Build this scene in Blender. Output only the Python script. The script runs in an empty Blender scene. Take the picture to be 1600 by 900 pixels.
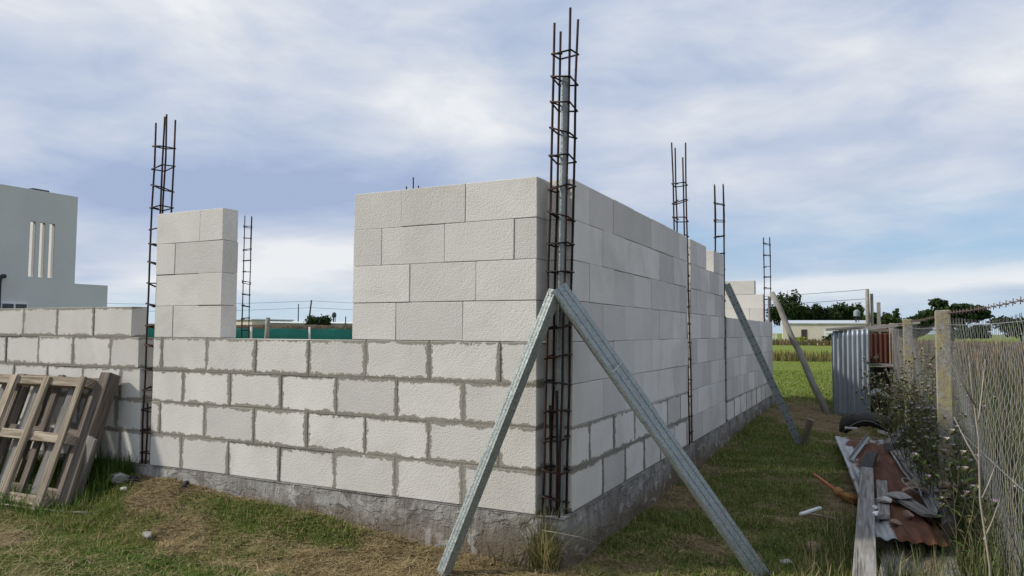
import bpy, bmesh, math, random
import numpy as np
from mathutils import Vector, Matrix

# ------------------------------------------------------------------ camera, light, exposure
SC = bpy.context.scene
COL = SC.collection
rad = math.radians

cam_d = bpy.data.cameras.new("camera")
cam = bpy.data.objects.new("camera", cam_d)
COL.objects.link(cam)
cam_d.sensor_width = 36.0
cam_d.lens = 26.0877
cam_d.clip_start = 0.05
cam_d.clip_end = 6000
_r = Vector((0.88967, 0.45657, 0.00543)); _u = Vector((0.022, -0.05476, 0.99826)); _b = Vector((0.45607, -0.888, -0.05876))
cam.matrix_world = Matrix(((_r.x, _u.x, _b.x, 1.9187), (_r.y, _u.y, _b.y, -4.0622), (_r.z, _u.z, _b.z, 1.0905), (0, 0, 0, 1)))
SC.camera = cam
SC.render.resolution_x, SC.render.resolution_y = 1024, 576

SUN_DIR = Vector((-0.74, -0.38, 0.56)).normalized()      # towards the sun
SUN_POWER = 3.1
SUN_ANGLE = 4.0
SKY_STRENGTH = 0.10
CLOUD_STRENGTH = 0.81
EXPOSURE = 0.32

SC.view_settings.view_transform = 'Standard'
SC.view_settings.look = 'None'
SC.view_settings.gamma = 1.0
SC.view_settings.use_curve_mapping = False
SC.view_settings.exposure = EXPOSURE
SC.cycles.use_denoising = True
SC.cycles.max_bounces = 6
SC.cycles.transparent_max_bounces = 6

sd = bpy.data.lights.new("sun", 'SUN')
sd.energy = SUN_POWER
sd.angle = rad(SUN_ANGLE)
sd.color = (1.0, 0.945, 0.85)
sun = bpy.data.objects.new("sun", sd)
sun.rotation_euler = SUN_DIR.to_track_quat('Z', 'Y').to_euler()
sun.location = (-30, -20, 30)
COL.objects.link(sun)


class NT:
    """small node-tree writer"""
    def __init__(s, tree):
        s.t = tree; s.n = tree.nodes; s.l = tree.links
    def add(s, typ, **kw):
        n = s.n.new(typ)
        for k, v in kw.items():
            setattr(n, k, v)
        return n
    def put(s, sock, v):
        if v is None: return
        if hasattr(v, 'is_output'): s.l.new(v, sock)
        else:
            try: sock.default_value = v
            except Exception:
                sock.default_value = tuple(v) + (1,) if hasattr(v, '__len__') else v
    def math(s, op, a, b=0.0, c=None, clamp=False):
        n = s.add('ShaderNodeMath', operation=op, use_clamp=clamp)
        s.put(n.inputs[0], a); s.put(n.inputs[1], b)
        if c is not None: s.put(n.inputs[2], c)
        return n.outputs[0]
    def noise(s, vec, scale, detail=4, rough=0.55, dist=0.0):
        n = s.add('ShaderNodeTexNoise')
        s.put(n.inputs['Vector'], vec)
        n.inputs['Scale'].default_value = scale; n.inputs['Detail'].default_value = detail
        n.inputs['Roughness'].default_value = rough; n.inputs['Distortion'].default_value = dist
        return n.outputs['Fac']
    def voro(s, vec, scale, out='Distance', feature='F1'):
        n = s.add('ShaderNodeTexVoronoi', feature=feature)
        s.put(n.inputs['Vector'], vec); n.inputs['Scale'].default_value = scale
        return n.outputs[out]
    def wave(s, vec, scale, dist=2.0, detail=2, dscale=1.0, direction='X'):
        n = s.add('ShaderNodeTexWave', bands_direction=direction)
        s.put(n.inputs['Vector'], vec); n.inputs['Scale'].default_value = scale
        n.inputs['Distortion'].default_value = dist; n.inputs['Detail'].default_value = detail
        n.inputs['Detail Scale'].default_value = dscale
        return n.outputs['Fac']
    def remap(s, v, a, b, c=0.0, d=1.0, smooth=False):
        n = s.add('ShaderNodeMapRange', interpolation_type='SMOOTHSTEP' if smooth else 'LINEAR')
        s.put(n.inputs[0], v)
        for i, x in enumerate((a, b, c, d)): s.put(n.inputs[i + 1], x)
        return n.outputs[0]
    def mix(s, f, a, b, mode='MIX'):
        n = s.add('ShaderNodeMix', data_type='RGBA', blend_type=mode)
        s.put(n.inputs[0], f)
        s.put(n.inputs[6], a if hasattr(a, 'is_output') else tuple(a) + (1,))
        s.put(n.inputs[7], b if hasattr(b, 'is_output') else tuple(b) + (1,))
        return n.outputs[2]
    def scalev(s, vec, sc, rot=(0, 0, 0), loc=(0, 0, 0)):
        n = s.add('ShaderNodeMapping')
        s.put(n.inputs[0], vec); n.inputs['Scale'].default_value = sc
        n.inputs['Rotation'].default_value = rot; n.inputs['Location'].default_value = loc
        return n.outputs[0]
    def sep(s, v):
        n = s.add('ShaderNodeSeparateXYZ'); s.put(n.inputs[0], v); return n.outputs
    def comb(s, x, y, z):
        n = s.add('ShaderNodeCombineXYZ')
        for i, v in enumerate((x, y, z)): s.put(n.inputs[i], v)
        return n.outputs[0]
    def bump(s, h, strength=0.5, dist=0.01, normal=None):
        n = s.add('ShaderNodeBump')
        s.put(n.inputs['Height'], h); s.put(n.inputs['Strength'], strength); n.inputs['Distance'].default_value = dist
        if normal is not None: s.put(n.inputs['Normal'], normal)
        return n.outputs[0]


# ------------------------------------------------------------------ sky
w = bpy.data.worlds.new("World"); SC.world = w; w.use_nodes = True
t = NT(w.node_tree)
for n in list(t.n): t.n.remove(n)
tc = t.add('ShaderNodeTexCoord').outputs['Generated']
sky = t.add('ShaderNodeTexSky', sky_type='NISHITA', sun_disc=False)
sky.sun_elevation = math.asin(SUN_DIR.z)
sky.sun_rotation = math.atan2(SUN_DIR.x, SUN_DIR.y)
sky.air_density = 1.0; sky.dust_density = 0.6; sky.ozone_density = 1.5
bg1 = t.add('ShaderNodeBackground'); bg1.inputs[1].default_value = SKY_STRENGTH
t.l.new(sky.outputs[0], bg1.inputs[0])
x, y, z = t.sep(tc)
az = t.math('MULTIPLY', t.math('ARCTAN2', x, y), 57.2958)
el = t.math('MULTIPLY', t.math('ARCSINE', z), 57.2958)
# broad soft cloud sheets: stretched along the horizon, finer towards it
elw = t.math('POWER', t.math('MAXIMUM', el, 0.0), 0.75)
cv = t.comb(t.math('MULTIPLY', az, 0.045), t.math('MULTIPLY', elw, 0.30), 0.37)
cv2 = t.scalev(cv, (1, 1, 1), rot=(0, 0, rad(-14)))
n1 = t.noise(cv2, 1.0, 7, 0.52, 0.35)
n2 = t.noise(cv2, 2.6, 6, 0.55, 0.6)
n3 = t.noise(t.comb(t.math('MULTIPLY', az, 0.10), t.math('MULTIPLY', elw, 0.95), 3.1), 1.0, 5, 0.55, 0.3)
def blob(a0, e0, sa, se, tilt=0.0):
    da = t.math('DIVIDE', t.math('SUBTRACT', az, a0), sa)
    e_t = t.math('ADD', el, t.math('MULTIPLY', t.math('SUBTRACT', az, a0), -tilt))
    de = t.math('DIVIDE', t.math('SUBTRACT', e_t, e0), se)
    d2 = t.math('ADD', t.math('MULTIPLY', da, da), t.math('MULTIPLY', de, de))
    return t.math('EXPONENT', t.math('MULTIPLY', d2, -1.0))
def total(items):
    acc = None
    for amp, args in items:
        v = t.math('MULTIPLY', blob(*args), amp)
        acc = v if acc is None else t.math('ADD', acc, v)
    return acc
# cloud masses as they lay round the site that day: (weight, (azimuth, elevation, widths in degrees))
light = total([(0.26, (-14, 13.4, 6, 3.0, 0.1)), (0.30, (3, 17, 15, 4.0, 0.1)), (0.55, (-43.5, 5.6, 9, 2.4, 0.10)), (0.30, (-52, 3.2, 14, 1.6, 0.05)), (0.30, (-60, 22, 16, 3.5)),
               (0.20, (-33, 16.5, 7, 2.5, -0.1)), (0.55, (2, 3.7, 16, 0.8, 0.03)), (0.2, (-22, 20, 10, 3, 0.2)), (0.12, (-64, 12, 4, 2.0))])
dark = total([(0.50, (-50, 9.6, 12, 1.7, 0.02)), (0.36, (-40, 12, 14, 2.4, 0.03)), (0.16, (-20, 8, 12, 2.2, 0.0)), (0.16, (-60, 16, 9, 2.2, 0.0)), (0.15, (-27, 22, 7, 3, 0.1))])
blue = total([(0.85, (4, 7.4, 16, 2.0, 0.05)), (0.7, (3, 5.2, 18, 1.0, 0.03)), (0.45, (-14, 6.6, 6, 2.4, 0.1))])
v = t.math('ADD', t.math('MULTIPLY', t.math('SUBTRACT', n1, 0.5), 1.5), t.math('MULTIPLY', t.math('SUBTRACT', n2, 0.5), 0.85))
v = t.math('ADD', v, t.math('SUBTRACT', light, t.math('MULTIPLY', dark, 1.12)))
v = t.math('ADD', v, t.math('MULTIPLY', t.math('SUBTRACT', n3, 0.5), 0.45))
v = t.math('ADD', v, 0.45, clamp=True)
ramp = t.add('ShaderNodeValToRGB'); t.l.new(v, ramp.inputs[0])
low = t.math('MULTIPLY', t.remap(el, 0.6, 4.2, 0.85, 0.0, True), t.remap(n3, 0.40, 0.62, 1.0, 0.35))
cr = ramp.color_ramp
cr.elements[0].position = 0.0; cr.elements[0].color = (0.37, 0.46, 0.66, 1)
cr.elements[1].position = 0.98; cr.elements[1].color = (0.83, 0.85, 0.88, 1)
e_ = cr.elements.new(0.38); e_.color = (0.51, 0.585, 0.735, 1)
e_ = cr.elements.new(0.66); e_.color = (0.65, 0.70, 0.79, 1)
bg2 = t.add('ShaderNodeBackground'); bg2.inputs[1].default_value = CLOUD_STRENGTH
bluef = t.math('MULTIPLY', blue, t.remap(n3, 0.36, 0.64, 1.0, 0.45), clamp=True)
t.l.new(t.mix(bluef, t.mix(low, ramp.outputs[0], (0.49, 0.66, 0.77)), (0.33, 0.52, 0.76)), bg2.inputs[0])
cover = t.math('SUBTRACT', 1.0, t.math('MULTIPLY', blue, t.remap(n3, 0.38, 0.62, 1.15, 0.35)), clamp=True)
cover = t.remap(cover, 0.0, 1.0, 0.70, 1.0)
ms = t.add('ShaderNodeMixShader')
t.l.new(cover, ms.inputs[0]); t.l.new(bg1.outputs[0], ms.inputs[1]); t.l.new(bg2.outputs[0], ms.inputs[2])
wo = t.add('ShaderNodeOutputWorld'); t.l.new(ms.outputs[0], wo.inputs[0])

# ------------------------------------------------------------------ materials
MATS = {}
def mat(name, fn, rough=0.85, metal=0.0, spec=0.3):
    m = bpy.data.materials.new(name); m.use_nodes = True
    k = NT(m.node_tree)
    b = m.node_tree.nodes['Principled BSDF']
    b.inputs['Roughness'].default_value = rough; b.inputs['Metallic'].default_value = metal
    b.inputs['Specular IOR Level'].default_value = spec
    fn(k, b)
    MATS[name] = m
    return m
def OC(k): return k.add('ShaderNodeTexCoord').outputs['Object']
def UVN(k, name): return k.add('ShaderNodeUVMap', uv_map=name).outputs[0]
def ATT(k, name='tone'): return k.add('ShaderNodeAttribute', attribute_name=name)
def WP(k): return k.add('ShaderNodeNewGeometry').outputs['Position']

def m_block(base, lo=0.87, hi=1.06):
    def f(k, b):
        P = OC(k)
        u, v_, _ = k.sep(UVN(k, 'uva')); u2, v2, _ = k.sep(UVN(k, 'uvb'))
        at = k.sep(ATT(k).outputs['Color'])               # random, mortar flag, saw-mark flag
        d = k.math('MINIMUM', k.math('MINIMUM', u, u2), k.math('MINIMUM', v_, v2))
        rag = k.math('ADD', k.math('MULTIPLY', k.math('SUBTRACT', k.noise(P, 20, 4, 0.65), 0.5), 0.062),
                     k.math('MULTIPLY', k.math('SUBTRACT', k.noise(P, 95, 3, 0.6), 0.5), 0.030))
        rag = k.math('ADD', rag, k.math('MULTIPLY', k.math('SUBTRACT', k.noise(P, 6.5, 3, 0.6), 0.5), 0.062))
        dm = k.math('ADD', d, rag)
        smear = k.math('MULTIPLY', k.remap(dm, 0.0180, 0.0150), at[1])
        smear = k.math('MINIMUM', k.math('MAXIMUM', smear, 0.0), 1.0)
        tone = k.remap(at[0], 0, 1, lo, hi)
        big = k.remap(k.noise(P, 3.0, 4, 0.6), 0.3, 0.7, 0.93, 1.04)
        colr = k.mix(1.0, base, k.comb(tone, tone, tone), 'MULTIPLY')
        colr = k.mix(1.0, colr, k.comb(big, big, big), 'MULTIPLY')
        # faint damp / yellowish stains with their own outline
        st = k.remap(k.noise(P, 1.7, 5, 0.65, 0.8), 0.52, 0.70, 0, 0.42)
        colr = k.mix(st, colr, (0.47, 0.45, 0.40))
        pit = k.remap(k.noise(P, 150, 2, 0.5), 0.62, 0.72)
        colr = k.mix(k.math('MULTIPLY', pit, 0.18), colr, (0.40, 0.38, 0.35))
        mort = k.mix(k.noise(P, 60, 4, 0.6), (0.22, 0.205, 0.17), (0.37, 0.345, 0.295))
        k.l.new(k.mix(smear, colr, mort), b.inputs['Base Color'])
        # pebbly sawn face plus, on some blocks, slanting saw marks
        pore = k.noise(P, 105, 3, 0.55)
        pore = k.math('ADD', pore, k.math('MULTIPLY', k.voro(P, 95), -0.6))
        sv = k.scalev(k.comb(u, v_, at[0]), (1, 1, 1), rot=(0, 0, rad(42)))
        saw = k.noise(k.scalev(sv, (46, 3, 3)), 1.0, 3, 0.6, 0.6)
        swm = k.math('MULTIPLY', at[2], k.remap(k.noise(P, 2.2, 2), 0.35, 0.6))
        h = k.math('ADD', k.math('MULTIPLY', pore, 0.9), k.math('MULTIPLY', k.math('MULTIPLY', saw, swm), 0.75))
        h = k.math('ADD', h, k.math('MULTIPLY', k.noise(P, 5, 2), 0.5))
        h = k.math('ADD', h, k.math('MULTIPLY', smear, 0.9))
        k.l.new(k.bump(h, 0.52, 0.0052), b.inputs['Normal'])
    return f
mat('aerated_block', m_block((0.66, 0.635, 0.59)), 0.95, spec=0.1)
mat('aerated_block_shade_lifted', m_block((0.73, 0.695, 0.64), 0.76, 1.05), 0.95, spec=0.1)  # same blocks on the shaded side: base lightened to lift the shade, tones vary more

def m_mortar(k, b):
    P = OC(k)
    k.l.new(k.mix(k.noise(P, 50, 5, 0.65), (0.18, 0.165, 0.14), (0.33, 0.31, 0.265)), b.inputs['Base Color'])
    k.l.new(k.bump(k.noise(P, 70, 4, 0.65), 0.8, 0.012), b.inputs['Normal'])
mat('mortar', m_mortar, 0.95, spec=0.1)

def m_cement(k, b):
    P = WP(k)
    streak = k.noise(k.scalev(P, (9, 9, 1.6)), 1.0, 5, 0.65, 0.6)
    c = k.mix(k.remap(streak, 0.32, 0.68), (0.19, 0.18, 0.165), (0.43, 0.415, 0.385))
    c = k.mix(k.remap(k.noise(P, 2.6, 4, 0.6), 0.44, 0.62, 0, 0.85), c, (0.14, 0.122, 0.10))
    # soil splashed up along the foot, with an uneven upper edge
    zz = k.sep(P)[2]; xx = k.sep(P)[0]
    foot = k.remap(k.math('ADD', zz, k.math('MULTIPLY', k.noise(P, 5, 4, 0.65), 0.26)), -0.10, 0.05, 0.85, 0.0)
    c = k.mix(foot, c, (0.165, 0.125, 0.085))
    c = k.mix(k.remap(k.noise(k.scalev(P, (5, 5, 9)), 1.0, 3, 0.5, 1.2), 0.56, 0.62, 0, 0.5), c, (0.46, 0.45, 0.43))
    k.l.new(c, b.inputs['Base Color'])
    lap = k.noise(k.scalev(P, (5.0, 5.0, 9.0)), 1.0, 3, 0.5, 1.6)
    lip = k.remap(lap, 0.50, 0.53)
    drag = k.noise(k.scalev(P, (34, 34, 6)), 1.0, 4, 0.6, 0.5)
    h = k.math('ADD', k.math('MULTIPLY', lip, 0.35), k.math('ADD', k.math('MULTIPLY', k.noise(P, 38, 5, 0.7), 0.6), k.math('MULTIPLY', drag, 0.45)))
    k.l.new(k.bump(h, 1.0, 0.022), b.inputs['Normal'])
mat('rough_cement', m_cement, 0.95, spec=0.15)

def m_steel(k, b):
    P = OC(k)
    k.l.new(k.mix(k.remap(k.noise(P, 9, 5, 0.6), 0.4, 0.65), (0.018, 0.015, 0.015), (0.068, 0.030, 0.020)), b.inputs['Base Color'])
    k.l.new(k.bump(k.wave(P, 40, 0.6, 1, 1, 'Z'), 0.5, 0.003), b.inputs['Normal'])
mat('rusty_rebar', m_steel, 0.72, 0.25)

def m_galv(k, b):
    P = OC(k)
    sp = k.voro(P, 130, 'Color'); s0 = k.sep(sp)[0]
    n = k.noise(P, 14, 4, 0.6)
    c = k.mix(k.math('ADD', k.math('MULTIPLY', s0, 0.55), k.math('MULTIPLY', n, 0.45)), (0.145, 0.170, 0.165), (0.40, 0.435, 0.425))
    k.l.new(c, b.inputs['Base Color'])
    k.l.new(k.remap(s0, 0, 1, 0.30, 0.55), b.inputs['Roughness'])
    k.l.new(k.bump(k.noise(P, 30, 3), 0.12, 0.004), b.inputs['Normal'])
mat('galvanised_steel', m_galv, 0.45, 0.5, 0.4)

def m_wood(c1, c2, c3):
    def f(k, b):
        uv = UVN(k, 'uva'); at = k.sep(ATT(k).outputs['Color'])
        ux, uy, _ = k.sep(uv)
        V = k.comb(k.math('MULTIPLY', ux, 2.2), k.math('MULTIPLY', uy, 55), k.math('MULTIPLY', at[0], 30))
        g = k.noise(V, 1.0, 5, 0.62, 0.5)
        big = k.noise(k.comb(k.math('MULTIPLY', ux, 3), k.math('MULTIPLY', uy, 7), k.math('MULTIPLY', at[0], 17)), 1.0, 4, 0.6)
        c = k.mix(k.remap(g, 0.36, 0.62), c1, c2)
        c = k.mix(k.remap(big, 0.46, 0.66, 0, 0.65), c, c3)
        tn = k.remap(at[0], 0, 1, 0.72, 1.12)
        c = k.mix(1.0, c, k.comb(tn, tn, tn), 'MULTIPLY')
        crack = k.remap(k.noise(k.comb(k.math('MULTIPLY', ux, 1.3), k.math('MULTIPLY', uy, 90), k.math('MULTIPLY', at[0], 71)), 1.0, 2, 0.5), 0.66, 0.70)
        c = k.mix(k.math('MULTIPLY', crack, 0.8), c, (0.035, 0.03, 0.025))
        k.l.new(c, b.inputs['Base Color'])
        k.l.new(k.bump(k.math('SUBTRACT', g, crack), 0.6, 0.004), b.inputs['Normal'])
    return f
mat('pallet_wood', m_wood((0.17, 0.13, 0.09), (0.47, 0.40, 0.31), (0.30, 0.25, 0.19)), 0.9, spec=0.1)
mat('pallet_wood_dark', m_wood((0.095, 0.075, 0.06), (0.26, 0.215, 0.175), (0.17, 0.15, 0.13)), 0.9, spec=0.1)
mat('grey_wood', m_wood((0.13, 0.12, 0.11), (0.34, 0.325, 0.30), (0.22, 0.205, 0.185)), 0.92, spec=0.1)
mat('charred_wood', m_wood((0.012, 0.012, 0.012), (0.06, 0.055, 0.05), (0.025, 0.022, 0.02)), 0.8)
mat('brown_wood', m_wood((0.10, 0.08, 0.055), (0.27, 0.225, 0.165), (0.17, 0.15, 0.12)), 0.92, spec=0.1)

def m_plain(c1, c2, scale=12, bump=0.2, bscale=40, bd=0.004):
    def f(k, b):
        P = OC(k)
        k.l.new(k.mix(k.remap(k.noise(P, scale, 5, 0.6), 0.3, 0.7), c1, c2), b.inputs['Base Color'])
        if bump: k.l.new(k.bump(k.noise(P, bscale, 4, 0.6), bump, bd), b.inputs['Normal'])
    return f
mat('render_grey', m_plain((0.57, 0.575, 0.56), (0.63, 0.635, 0.62), 0.6, 0.15, 30), 0.9, spec=0.1)
mat('white_paint', m_plain((0.70, 0.70, 0.69), (0.80, 0.80, 0.79), 5, 0.1), 0.6)
mat('cream_wall', m_plain((0.55, 0.50, 0.41), (0.66, 0.61, 0.52), 0.7, 0.15), 0.9, spec=0.1)
mat('grey_block_wall', m_plain((0.33, 0.31, 0.29), (0.43, 0.41, 0.38), 0.5, 0.15), 0.9, spec=0.1)
mat('brown_scrub', m_plain((0.11, 0.085, 0.06), (0.19, 0.15, 0.105), 0.8, 0.6, 3, 0.2), 0.95, spec=0.05)
mat('sheet_roof', m_plain((0.50, 0.54, 0.58), (0.62, 0.66, 0.70), 1.5, 0), 0.5, 0.3)
mat('black_plastic', m_plain((0.012, 0.012, 0.013), (0.035, 0.033, 0.03), 9, 0.15), 0.5, spec=0.4)
mat('white_plastic', m_plain((0.55, 0.54, 0.51), (0.74, 0.73, 0.70), 9, 0.1), 0.5)
mat('dark_glass', m_plain((0.02, 0.025, 0.03), (0.05, 0.055, 0.06), 2, 0), 0.12, spec=0.5)
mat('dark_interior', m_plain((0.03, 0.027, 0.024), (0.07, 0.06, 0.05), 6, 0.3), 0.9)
mat('green_screen', m_plain((0.022, 0.155, 0.12), (0.035, 0.21, 0.165), 0.9, 0.2, 5, 0.02), 0.8)
mat('tank_dark', m_plain((0.03, 0.033, 0.038), (0.06, 0.065, 0.07), 2, 0), 0.5)
mat('tank_grey', m_plain((0.16, 0.19, 0.20), (0.24, 0.27, 0.28), 2, 0), 0.5)
mat('cable', m_plain((0.025, 0.025, 0.028), (0.04, 0.04, 0.042), 2, 0), 0.7)
mat('pole_wood', m_plain((0.17, 0.16, 0.135), (0.30, 0.28, 0.24), 3, 0.3), 0.9, spec=0.1)
mat('brick', m_plain((0.20, 0.115, 0.08), (0.36, 0.27, 0.21), 22, 0.7, 35, 0.012), 0.95, spec=0.1)
mat('grey_stone', m_plain((0.22, 0.21, 0.195), (0.42, 0.40, 0.37), 14, 0.8, 22, 0.02), 0.95, spec=0.1)
mat('pale_stone', m_plain((0.45, 0.42, 0.37), (0.66, 0.63, 0.58), 16, 0.7, 25, 0.015), 0.95, spec=0.1)
mat('orange_bristle', m_plain((0.33, 0.15, 0.05), (0.50, 0.27, 0.10), 30, 0.9, 90, 0.01), 0.9)
mat('orange_plastic', m_plain((0.42, 0.13, 0.06), (0.52, 0.19, 0.09), 20, 0.1), 0.55)

def m_conc_post(k, b):
    P = OC(k)
    c = k.mix(k.remap(k.noise(P, 30, 5, 0.65), 0.35, 0.65), (0.20, 0.19, 0.165), (0.35, 0.335, 0.30))
    c = k.mix(k.remap(k.noise(P, 7, 5, 0.65), 0.44, 0.58, 0, 0.8), c, (0.33, 0.28, 0.135))     # lichen
    k.l.new(c, b.inputs['Base Color'])
    k.l.new(k.bump(k.noise(P, 60, 5, 0.7), 0.8, 0.008), b.inputs['Normal'])
mat('lichen_concrete', m_conc_post, 0.95, spec=0.1)

def m_sheet(rust, base, dark, red=(0.165, 0.066, 0.033)):
    def f(k, b):
        P = OC(k); uv = UVN(k, 'uva'); ux, uy, _ = k.sep(uv)
        n = k.noise(k.comb(k.math('MULTIPLY', ux, 1.2), k.math('MULTIPLY', uy, 9), 0.0), 1.0, 5, 0.6, 0.4)
        g = k.mix(k.remap(n, 0.35, 0.65), dark, base)
        r1 = k.mix(k.remap(k.noise(k.comb(k.math('MULTIPLY', ux, 3), k.math('MULTIPLY', uy, 40), 2.0), 1.0, 5, 0.6), 0.35, 0.65), (0.08, 0.035, 0.02), red)
        edge = k.math('ADD', k.noise(k.comb(k.math('MULTIPLY', ux, 1.1), k.math('MULTIPLY', uy, 5), 7.0), 1.0, 5, 0.62, 0.5), ATT(k).outputs['Fac'])
        a = k.remap(edge, 0.98 - rust, 1.06 - rust)
        k.l.new(k.mix(a, g, r1), b.inputs['Base Color'])
        k.l.new(k.remap(a, 0, 1, 0.45, 0.9), b.inputs['Roughness'])
        k.l.new(k.remap(a, 0, 1, 0.45, 0.0), b.inputs['Metallic'])
        k.l.new(k.bump(k.noise(P, 50, 4, 0.6), 0.3, 0.004), b.inputs['Normal'])
    return f
mat('corrugated_zinc', m_sheet(-0.1, (0.37, 0.41, 0.43), (0.21, 0.24, 0.26)), 0.5, 0.4)
mat('corrugated_rust', m_sheet(0.0, (0.40, 0.42, 0.43), (0.22, 0.22, 0.21)), 0.6, 0.3)
mat('corrugated_weathered', m_sheet(-0.04, (0.34, 0.34, 0.33), (0.19, 0.185, 0.175)), 0.65, 0.2)
mat('corrugated_red', m_sheet(0.75, (0.2, 0.1, 0.08), (0.1, 0.05, 0.04), (0.085, 0.026, 0.018)), 0.8)

def m_attr(rough=0.8, trans=0.25):
    def f(k, b):
        c = ATT(k, 'tone').outputs['Color']
        k.l.new(c, b.inputs['Base Color'])
        if trans:
            tr = k.add('ShaderNodeBsdfTranslucent'); k.l.new(c, tr.inputs[0])
            mx = k.add('ShaderNodeMixShader'); mx.inputs[0].default_value = trans
            out = [n for n in k.n if n.type == 'OUTPUT_MATERIAL'][0]
            k.l.new(b.outputs[0], mx.inputs[1]); k.l.new(tr.outputs[0], mx.inputs[2]); k.l.new(mx.outputs[0], out.inputs[0])
    return f
mat('blades', m_attr(0.8, 0.3), 0.75, spec=0.15)
mat('leaves', m_attr(0.8, 0.2), 0.8, spec=0.1)
mat('bark', m_plain((0.07, 0.055, 0.042), (0.14, 0.115, 0.09), 4, 0.5, 12, 0.05), 0.95, spec=0.05)
mat('dry_stem', m_plain((0.22, 0.195, 0.155), (0.36, 0.325, 0.265), 8, 0.2), 0.9, spec=0.1)
mat('wire', m_plain((0.22, 0.225, 0.22), (0.36, 0.36, 0.355), 20, 0), 0.55, 0.2)
mat('rusty_wire', m_plain((0.10, 0.07, 0.055), (0.18, 0.14, 0.12), 20, 0), 0.8, 0.1)

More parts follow.
